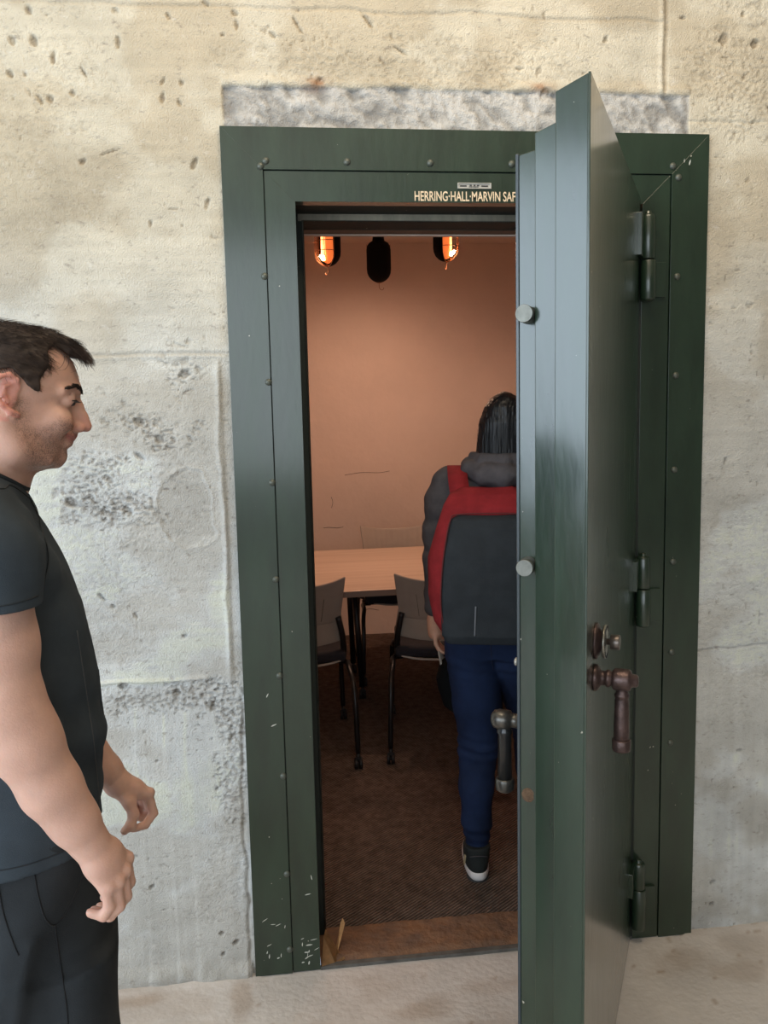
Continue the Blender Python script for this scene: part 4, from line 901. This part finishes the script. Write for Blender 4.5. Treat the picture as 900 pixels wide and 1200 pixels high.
# jeans
jm = mat('denim', (.010, .020, .056), rough=.85, var=.35, vscale=7, bump=.3, bscale=600, spec=.2)
J = Field((-.22, -.20, .04), (.32, .44, 1.02), .006)
J.loft([(.80, -.150, .150, -.115, .10), (.88, -.160, .155, -.125, .12), (.98, -.150, .145, -.10, .115)], 0, ex=2.2)
J.chain([(-.060, -.030, .80), (-.050, -.010, .62), (-.046, .0, .47), (-.056, -.015, .33), (-.054, -.01, .20), (-.052, -.008, .115)], [.092, .080, .066, .0585, .048, .038], .02)
J.chain([(.078, -.02, .80), (.115, .10, .62), (.135, .20, .47), (.145, .22, .30), (.150, .24, .12)], [.090, .078, .064, .056, .040], .02)
J.ell((-.075, -.075, .865), (.075, .06, .075), .03); J.ell((.070, -.075, .865), (.075, .06, .075), .03)
J.warp(lambda x, y, z: .006 * (noise3(x * 14, y * 14, z * 14, 3) - .5) + .0035 * np.sin(z * 150 + 12 * x + 5 * noise3(x * 9, y * 9, z * 9, 4)) * (np.exp(-((z - .47) / .06) ** 2) + np.exp(-((z - .15) / .05) ** 2) + .6 * np.exp(-((z - .77) / .04) ** 2)))
J.clip(lambda X, Y, Z: .092 - Z + 0 * X + 0 * Y)
jo = J.mesh('jeans', jm, wom)
seam_on(jo, [(-.004, 0, .95), (-.004, 0, .87), (.0, 0, .80), (.004, 0, .76)], 'centre_seam', .0016, mat('denim_seam', (.008, .014, .04), rough=.9))
seam_on(jo, [(-.145, 0, .925), (-.08, 0, .905), (-.005, 0, .898), (.07, 0, .905), (.14, 0, .925)], 'yoke_seam', .0016, bpy.data.materials['denim_seam'])
# hoodie
gm = mat('hoodie_fleece', (.075, .070, .076), rough=.95, var=.18, vscale=20, bump=.3, bscale=300, spec=.12)
Hd = Field((-.30, -.22, .86), (.30, .24, 1.50), .006)
Hd.loft([(.93, -.160, .155, -.115, .125), (1.05, -.150, .145, -.11, .12), (1.25, -.170, .165, -.11, .13), (1.34, -.178, .178, -.10, .115), (1.39, -.150, .160, -.085, .09), (1.43, -.075, .11, -.07, .06)], 0, ex=2.3)
for s_, ch in ((-1, [(-.135, -.01, 1.365), (-.163, -.005, 1.30), (-.172, .0, 1.20), (-.178, .01, 1.10), (-.190, .045, .935)]), (1, [(.14, -.01, 1.365), (.168, -.005, 1.30), (.182, .0, 1.20), (.19, .01, 1.10), (.215, .065, .945)])):
    Hd.chain(ch, [.055, .052, .047, .044, .036], .025)
Hd.warp(lambda x, y, z: .007 * (noise3(x * 22, y * 22, z * 14, 13) - .5) +   .0012 * np.sin(z * 110 + 30 * x + 6 * noise3(x * 12, y * 12, z * 12, 14)) * (np.abs(x) > .13))
ho = Hd.mesh('hoodie', gm, wom)
Hh = Field((-.14, -.20, 1.30), (.24, .12, 1.50), .005)
Hh.chain([(-.070, .03, 1.425), (-.062, -.055, 1.410), (-.010, -.110, 1.398), (.05, -.125, 1.394), (.115, -.10, 1.400), (.16, -.04, 1.415), (.165, .03, 1.425)], [.026, .030, .034, .036, .034, .030, .026], .015)
Hh.chain([(-.055, .0, 1.445), (-.02, -.075, 1.440), (.05, -.095, 1.438), (.12, -.07, 1.442), (.14, .0, 1.445)], [.020, .024, .026, .024, .020], .006)
Hh.chain([(-.025, -.10, 1.378), (.045, -.118, 1.368), (.11, -.10, 1.378)], [.018, .024, .018], .006)
Hh.warp(lambda x, y, z: .010 * (noise3(x * 26, y * 26, z * 40, 23) - .5))
Hh.mesh('hood', gm, ho)
# long straight hair
blk_h = mat('black_hair', (.005, .005, .006), rough=.42, spec=.35)
Wg = Field((-.10, -.13, 1.40), (.20, .14, 1.68), .004)
Wg.loft([(1.44, -.045, .140, -.090, .02), (1.50, -.040, .134, -.092, .03), (1.56, -.034, .128, -.094, .05), (1.61, -.018, .112, -.086, .07), (1.638, .004, .090, -.066, .065), (1.652, .026, .068, -.042, .045), (1.657, .040, .054, -.012, .012)], 0, ex=2.1)
Wg.warp(lambda x, y, z: -.0035 * (noise3((x - .047) * 150, y * 150, z * 5, 43) - .5) - .0015 * np.sin(900 * x + 300 * y))
Wg.clip(lambda X, Y, Z: 1.412 + .02 * np.abs(X) - Z + 0 * Y)
hw = Wg.mesh('hair', blk_h, wom)
# strands
SV, SF = [], []
co = Wg.V; pick = rng.choice(len(co), 900)
for i in pick:
    p = co[i]
    if p[2] < 1.46: continue
    c0 = np.array([.047, -.01, p[2]]); o_ = (p - c0); o_[2] = 0; o_ /= np.linalg.norm(o_) + 1e-6
    L_ = .06 + .05 * rng.random(); q = p + o_ * .0005; strand([q, q + np.array([o_[0] * .006, o_[1] * .006, -L_ * .5]), q + np.array([o_[0] * .007, o_[1] * .007, -L_])], .0005)
from_py('hair_strands', [tuple(map(float, q)) for q in SV], SF, blk_h, hw, True)
# sneakers
up_m = mat('sneaker_mesh', (.010, .014, .014), rough=.8, var=.2, vscale=60, bump=.3, bscale=700); so_m = mat('sneaker_sole', (.72, .70, .70), rough=.55, var=.08, vscale=40); gd = mat('sneaker_stripe', (.55, .45, .27), rough=.5); so_d = mat('sneaker_outsole', (.05, .05, .05), rough=.8)
def sneaker(x, y, z, rz):
    o = empty('shoe', (x, y, z), rz); o.parent = wom
    A = Field((-.07, -.07, .0), (.07, .25, .15), .004)
    def sec(zv, yb, yf, w): return (zv, -w, w, yb, yf)
    A.loft([sec(.020, -.044, .205, .041), sec(.045, -.046, .195, .042), sec(.062, -.047, .15, .045), (.085, -.047, .043, -.048, .10), (.105, -.048, .044, -.050, .06), (.122, -.047, .043, -.050, .045)], 0, ex=2.5)
    A.cone((0, .0, .118), (0, .0, .16), .026, .030, .004, 's')
    a = A.mesh('upper', up_m, o)
    A = Field((-.07, -.08, -.01), (.07, .25, .06), .004)
    A.loft([(.006, -.040, .040, -.046, .215), (.018, -.044, .044, -.051, .218), (.032, -.043, .043, -.049, .214), (.036, -.040, .040, -.045, .21)], 0, ex=2.6); A.mesh('sole', so_m, o)
    bm = bmesh.new(); bmesh.ops.create_cone(bm, cap_ends=True, segments=24, radius1=.038, radius2=.038, depth=.006, matrix=Matrix.Translation((0, -.006, .0035))); box(bm, -.036, .036, -.006, .19, .0005, .0065); from_bm('outsole', bm, so_d, o)
    bm = bmesh.new()
    for dx in (0, .014):
        vs = [(-.0425, -.020 + dx, .085), (-.0425, -.014 + dx, .086), (-.0445, .020 + dx, .034), (-.0445, .012 + dx, .034)]
        f = [bm.verts.new(v) for v in vs]; bm.faces.new(f)
    g = from_bm('side_stripe', bm, gd, o); md = g.modifiers.new('s', 'SOLIDIFY'); md.thickness = .004; md.offset = 0
    bm = bmesh.new(); tube(bm, smoothpath([(-.030, -.045, .094), (-.012, -.0525, .100), (.012, -.0525, .100), (.030, -.045, .094)], 5), .0016, n=5); from_bm('heel_piping', bm, gm, o)
sneaker(-.053, -.012, .0, .12)
sneaker(.150, .235, .0, -.05)
# backpack (a thing she carries)
bp_ = empty('backpack', (.14072, .38346, CZ), -.24458); tag(bp_, 'red backpack with a black back panel worn by the woman', 'backpack')
red = mat('pack_red', (.235, .018, .022), rough=.85, var=.18, vscale=18, bump=.35, bscale=500, spec=.2); blkp = mat('pack_black', (.020, .025, .030), rough=.7, var=.15, vscale=20, bump=.35, bscale=700, spec=.3)
K = Field((-.26, -.33, .86), (.24, -.03, 1.40), .005)
K.loft([(.905, -.150, .128, -.245, -.105), (.95, -.178, .150, -.265, -.10), (1.04, -.196, .165, -.275, -.10), (1.15, -.195, .165, -.275, -.10), (1.25, -.165, .145, -.262, -.10), (1.31, -.145, .125, -.238, -.10), (1.345, -.125, .10, -.20, -.105), (1.362, -.09, .07, -.165, -.115)], 0, ex=3.0)
K.warp(lambda x, y, z: .004 * (noise3(x * 18, y * 18, z * 14, 53) - .5))
K.mesh('pack_body', red, bp_)
K = Field((-.22, -.36, .86), (.20, -.15, 1.33), .005)
K.loft([(.893, -.135, .115, -.272, -.19), (.92, -.150, .130, -.285, -.19), (1.05, -.152, .132, -.296, -.19), (1.17, -.142, .124, -.294, -.19), (1.25, -.126, .112, -.280, -.19), (1.277, -.118, .105, -.268, -.19), (1.288, -.10, .088, -.25, -.19)], 0, ex=5.0)
K.warp(lambda x, y, z: .003 * (noise3(x * 12, y * 12, z * 8, 55) - .5))
pk = K.mesh('back_panel', blkp, bp_)
bm = bmesh.new(); tube(bm, smoothpath([(-.135, -.262, .905), (-.150, -.279, 1.0), (-.148, -.283, 1.10), (-.136, -.278, 1.20), (-.121, -.262, 1.272), (-.100, -.252, 1.290), (0, -.252, 1.293), (.09, -.252, 1.290), (.108, -.262, 1.272), (.122, -.278, 1.20), (.134, -.283, 1.10), (.136, -.279, 1.0), (.122, -.262, .905)], 5), .0022, n=6); from_bm('piping', bm, mat('piping_dark', (.10, .012, .014), rough=.8), pk)
P0 = on_surface(pk, [(-.050, 0, .925), (-.048, 0, .97), (-.046, 0, 1.018)], .0006)
if len(P0) > 1: bm = bmesh.new(); tube(bm, P0, .0024, n=6); from_bm('reflective_strip', bm, mat('reflective', (.16, .17, .19), rough=.4), pk)
for sx in (-1, 1):
    cx0 = -.012
    bm = bmesh.new(); pts = smoothpath([(cx0 + sx * .075, -.150, 1.300), (cx0 + sx * .088, -.118, 1.372), (cx0 + sx * .094, -.06, 1.408), (cx0 + sx * .098, .0, 1.418), (cx0 + sx * .102, .07, 1.385), (cx0 + sx * .105, .125, 1.30), (cx0 + sx * .115, .135, 1.18), (cx0 + sx * .15, .10, 1.06), (cx0 + sx * .165, -.02, 1.0), (cx0 + sx * .15, -.12, .97)], 6)
    prev = None
    for i, q in enumerate(pts):
        d = (pts[min(i + 1, len(pts) - 1)] - pts[max(0, i - 1)]).normalized(); w_ = Vector((1, 0, 0)); w_ = (w_ - d * w_.dot(d)).normalized(); n_ = d.cross(w_) * .006; hw_ = .031 if i < 40 else .014
        r_ = [bm.verts.new(q + w_ * hw_ * a + n_ * b) for a, b in ((-1, -.6), (1, -.6), (1, .6), (.8, 1), (-.8, 1), (-1, .6))]
        if prev:
            for k in range(6): bm.faces.new((prev[k], prev[(k + 1) % 6], r_[(k + 1) % 6], r_[k]))
        prev = r_
    from_bm('shoulder_strap', bm, red, bp_, True)
# small black bag hanging from her left hand
bg = empty('handbag', (.14072, .38346, CZ), -.24458); tag(bg, 'small black bag hanging from the woman\u2019s left hand beside her thigh', 'bag')
K = Field((-.26, -.06, .52), (-.04, .16, .78), .005)
K.loft([(.575, -.135, -.060, -.02, .11), (.60, -.168, -.05, -.03, .12), (.66, -.186, -.055, -.035, .125), (.70, -.190, -.07, -.03, .12), (.735, -.180, -.09, -.02, .11), (.748, -.165, -.11, .0, .09)], 0, ex=2.6)
K.warp(lambda x, y, z: .006 * (noise3(x * 20, y * 20, z * 20, 63) - .5))
K.mesh('bag_body', mat('bag_black', (.004, .0045, .005), rough=.95, spec=.1), bg)
bm = bmesh.new(); tube(bm, smoothpath([(-.168, .02, .728), (-.178, .035, .775), (-.180, .065, .785), (-.178, .09, .770), (-.165, .10, .728)], 6), .0045, n=8); from_bm('bag_handle', bm, mat('bag_handle_grey', (.30, .27, .24), rough=.6), bg, True)
# ------------------------------------------------------------------ meeting table and chairs on casters
wood = mat('table_wood', (.60, .47, .37), rough=.42, vscale=3.5, col2=(.50, .37, .28), stretch=(.35, 6, 6), coat=.15)
bk = mat('black_tube', (.010, .010, .011), rough=.35, metal=.2); rub = mat('caster_black', (.008, .008, .009), rough=.5)
tb = empty('meeting_table', (.20, 2.32, CZ), math.radians(1.3)); tag(tb, 'pale wood meeting table in the middle of the vault room', 'table')
bm = bmesh.new(); box(bm, -1.05, 1.10, -.625, .615, .712, .742); from_bm('tabletop', bm, wood, tb, bevel=.004)
bm = bmesh.new(); box(bm, -1.052, 1.102, -.628, -.6245, .7115, .7405); from_bm('edge_band', bm, mat('edge_band_brown', (.22, .155, .115), rough=.5), tb)
def caster(bm, x, y, z0=0):
    cyl(bm, (x - .018, y, z0 + .027), (x - .003, y, z0 + .027), .026, n=20); cyl(bm, (x + .003, y, z0 + .027), (x + .018, y, z0 + .027), .026, n=20)
    cyl(bm, (x, y, z0 + .03), (x, y, z0 + .075), .009, n=10); cyl(bm, (x - .003, y, z0 + .027), (x + .003, y, z0 + .027), .012, n=10)
    box(bm, x - .012, x + .012, y - .016, y + .016, z0 + .045, z0 + .058)
for x0, x1 in ((-.365, -.335), (.85, .88)):
    bm = bmesh.new(); tube(bm, [(x0, 0, .71), (x1, -.05, .07)], .017, n=12); box(bm, x0 - .05, x0 + .05, -.30, .30, .690, .712); from_bm('leg', bm, bk, tb)
    bm = bmesh.new(); caster(bm, x1, -.05); from_bm('caster', bm, rub, tb)
    bm = bmesh.new(); tube(bm, [(x0, .28, .70), (x1, .42, .07)], .017, n=12); from_bm('leg', bm, bk, tb)
    bm = bmesh.new(); caster(bm, x1, .42); from_bm('caster', bm, rub, tb)
shell = mat('chair_shell', (.34, .30, .26), rough=.55, var=.04, vscale=20); seatm = mat('seat_cushion', (.014, .014, .02), rough=.9, bump=.3, bscale=500)
def grid_solid(name, fn, nu, nv, th, m, parent):
    bm = bmesh.new(); V = [[bm.verts.new(fn(i / (nu - 1), j / (nv - 1))) for j in range(nv)] for i in range(nu)]
    for i in range(nu - 1):
        for j in range(nv - 1): f = bm.faces.new((V[i][j], V[i + 1][j], V[i + 1][j + 1], V[i][j + 1])); f.smooth = True
    o = from_bm(name, bm, m, parent, True); md = o.modifiers.new('s', 'SOLIDIFY'); md.thickness = th; md.offset = 0
    b = o.modifiers.new('b', 'BEVEL'); b.width = .003; b.segments = 2; b.limit_method = 'ANGLE'; return o
slotm = mat('slot_dark', (.09, .075, .065), rough=.8)
def chair():
    """local: seat faces +Y, backrest at -Y"""
    c = empty('office_chair')
    def back(u, v):                       # v 0 low .. 1 top
        s = u * 2 - 1; z = .655 + v * .200
        hwid = .200 + .022 * v; z += (.030 * abs(s) ** 2.4) * v - .012 * v
        y = -.255 - .055 * v + .075 * abs(s) ** 2 * (1 - .3 * v) + .0015 * math.sin(s * 40) * math.sin(v * PI) ** .5
        return (s * hwid, y, z)
    b = grid_solid('backrest', back, 41, 14, .010, shell, c)
    for k in range(5):
        bm = bmesh.new()
        s = -.55 + .275 * k; P = [Vector(back((s * (1 + .05 * t) + 1) / 2, .08 + t * .55)) + Vector((0, -.0055, 0)) for t in (0, .25, .5, .75, 1)]; tube(bm, P, .0016, n=4); from_bm('flex_slot', bm, slotm, b)
    def low(u, v):
        s = u * 2 - 1; z = .565 + v * .125; hwid = .225 - .020 * v; return (s * hwid, -.245 + .085 * abs(s) ** 2 - .01 * v, z - .012 * (1 - abs(s) ** 2) * (1 - v))
    grid_solid('lumbar_shell', low, 33, 8, .012, shell, c)
    Q = Field((-.26, -.26, .42), (.26, .26, .56), .008)
    Q.rbox((0, .0, .494), (.225, .225, .028), .025, 0); Q.warp(lambda x, y, z: .012 * (x / .22) ** 2 * 0 - .006 * np.exp(-((y - .2) / .05) ** 2)); Q.mesh('seat', seatm, c)
    def pan(u, v): s = u * 2 - 1; t = v * 2 - 1; return (s * .222 * (1 - .12 * t * t), t * .222 - .0, .462 - .006 + .022 * (abs(s) ** 3) + .014 * abs(t) ** 3 - .012)
    grid_solid('seat_pan', pan, 21, 21, .010, shell, c)
    for sx in (-1, 1):
        for y0, y1 in ((-.12, -.315), (.10, .315)):
            bm = bmesh.new(); xx = sx * .235
            tube(bm, smoothpath([(sx * .19, y0 * .6, .435), (xx, y0, .440), (xx, y0 + (y1 - y0) * .45, .432), (xx + sx * .01, y0 + (y1 - y0) * .78, .385), (xx + sx * .013, y1 * .98, .28), (xx + sx * .018, y1, .075)], 6), .0125, n=10); from_bm('leg', bm, bk, c)
            bm = bmesh.new(); caster(bm, xx + sx * .018, y1); from_bm('caster', bm, rub, c)
        bm = bmesh.new(); tube(bm, smoothpath([(sx * .215, -.05, .440), (sx * .215, -.16, .48), (sx * .21, -.20, .58), (sx * .19, -.21, .68)], 6), .014, n=10); from_bm('back_support', bm, bk, c)
    bm = bmesh.new(); tube(bm, [(-.235, 0, .436), (.235, 0, .436)], .012, n=8); from_bm('crossbar', bm, bk, c)
    return c
def children(o): return [q for q in bpy.data.objects if q.parent == o]
def copy_tree(o, parent=None):
    c = o.copy(); COL.objects.link(c); c.parent = parent
    for ch in children(o): copy_tree(ch, c)
    return c
proto = chair()
SP = [(.205, 1.640, -8, 'office chair with a pale curved back standing behind the walking woman'),
      (-.505, 1.640, 2, 'office chair with a pale back half hidden by the left door jamb'),
      (.160, 2.780, 178, 'office chair on the far side of the table with its back to the wall')]
for i, (x, y, a, lb) in enumerate(SP):
    o = proto if i == 0 else copy_tree(proto)
    o.location = (x, y, CZ); o.rotation_euler = (0, 0, math.radians(a)); tag(o, lb, 'chair', 'caster chairs around the meeting table')
# ------------------------------------------------------------------ light
def area(name, loc, target, sx, sy, power, col):
    l = bpy.data.lights.new(name, 'AREA'); l.shape = 'RECTANGLE'; l.size = sx; l.size_y = sy; l.energy = power; l.color = col
    o = bpy.data.objects.new(name, l); COL.objects.link(o); o.location = loc
    o.rotation_euler = (Vector(target) - Vector(loc)).to_track_quat('-Z', 'Y').to_euler(); return o
area('window_daylight', (-4.45, (WL[0] + WL[1]) / 2, (WL[2] + WL[3]) / 2), (0, (WL[0] + WL[1]) / 2, (WL[2] + WL[3]) / 2), WL[1] - WL[0], WL[3] - WL[2], 235, (.76, .89, 1))
area('window_daylight', ((WB[0] + WB[1]) / 2, -6.95, (WB[2] + WB[3]) / 2), ((WB[0] + WB[1]) / 2, 0, (WB[2] + WB[3]) / 2), WB[1] - WB[0], WB[3] - WB[2], 105, (.90, .97, .98))
area('added_warm_fill', (-.1, -1.3, 3.8), (.2, -.2, 2.2), 1.6, .5, 36, (1, .82, .60))  # added warm fill for the upper wall, no fixture known
w = bpy.data.worlds.new('sky'); S.world = w; w.use_nodes = True
w.node_tree.nodes['Background'].inputs[0].default_value = (.62, .76, 1, 1); w.node_tree.nodes['Background'].inputs[1].default_value = 1.2
# ------------------------------------------------------------------ camera (solved from the door frame's corners)
F, YAW, PITCH, ROLL, CX, CY, CZc = 990.405, .11813, .11972, -.02185, -.53246, -2.3138, 1.61781
fw = Vector((math.sin(YAW) * math.cos(PITCH), math.cos(YAW) * math.cos(PITCH), -math.sin(PITCH))); r = Vector((math.cos(YAW), -math.sin(YAW), 0)); u = r.cross(fw)
r2 = math.cos(ROLL) * r + math.sin(ROLL) * u; u2 = -math.sin(ROLL) * r + math.cos(ROLL) * u
cd = bpy.data.cameras.new('camera'); cam = bpy.data.objects.new('camera', cd); COL.objects.link(cam)
cam.matrix_world = Matrix(((r2.x, u2.x, -fw.x, CX), (r2.y, u2.y, -fw.y, CY), (r2.z, u2.z, -fw.z, CZc), (0, 0, 0, 1)))
cd.sensor_fit = 'VERTICAL'; cd.sensor_height = 36; cd.lens = F / 1200 * 36; cd.clip_start = .05
S.camera = cam
S.view_settings.view_transform = 'Standard'; S.view_settings.look = 'None'; S.view_settings.exposure = 0; S.view_settings.gamma = 1; S.view_settings.use_curve_mapping = False
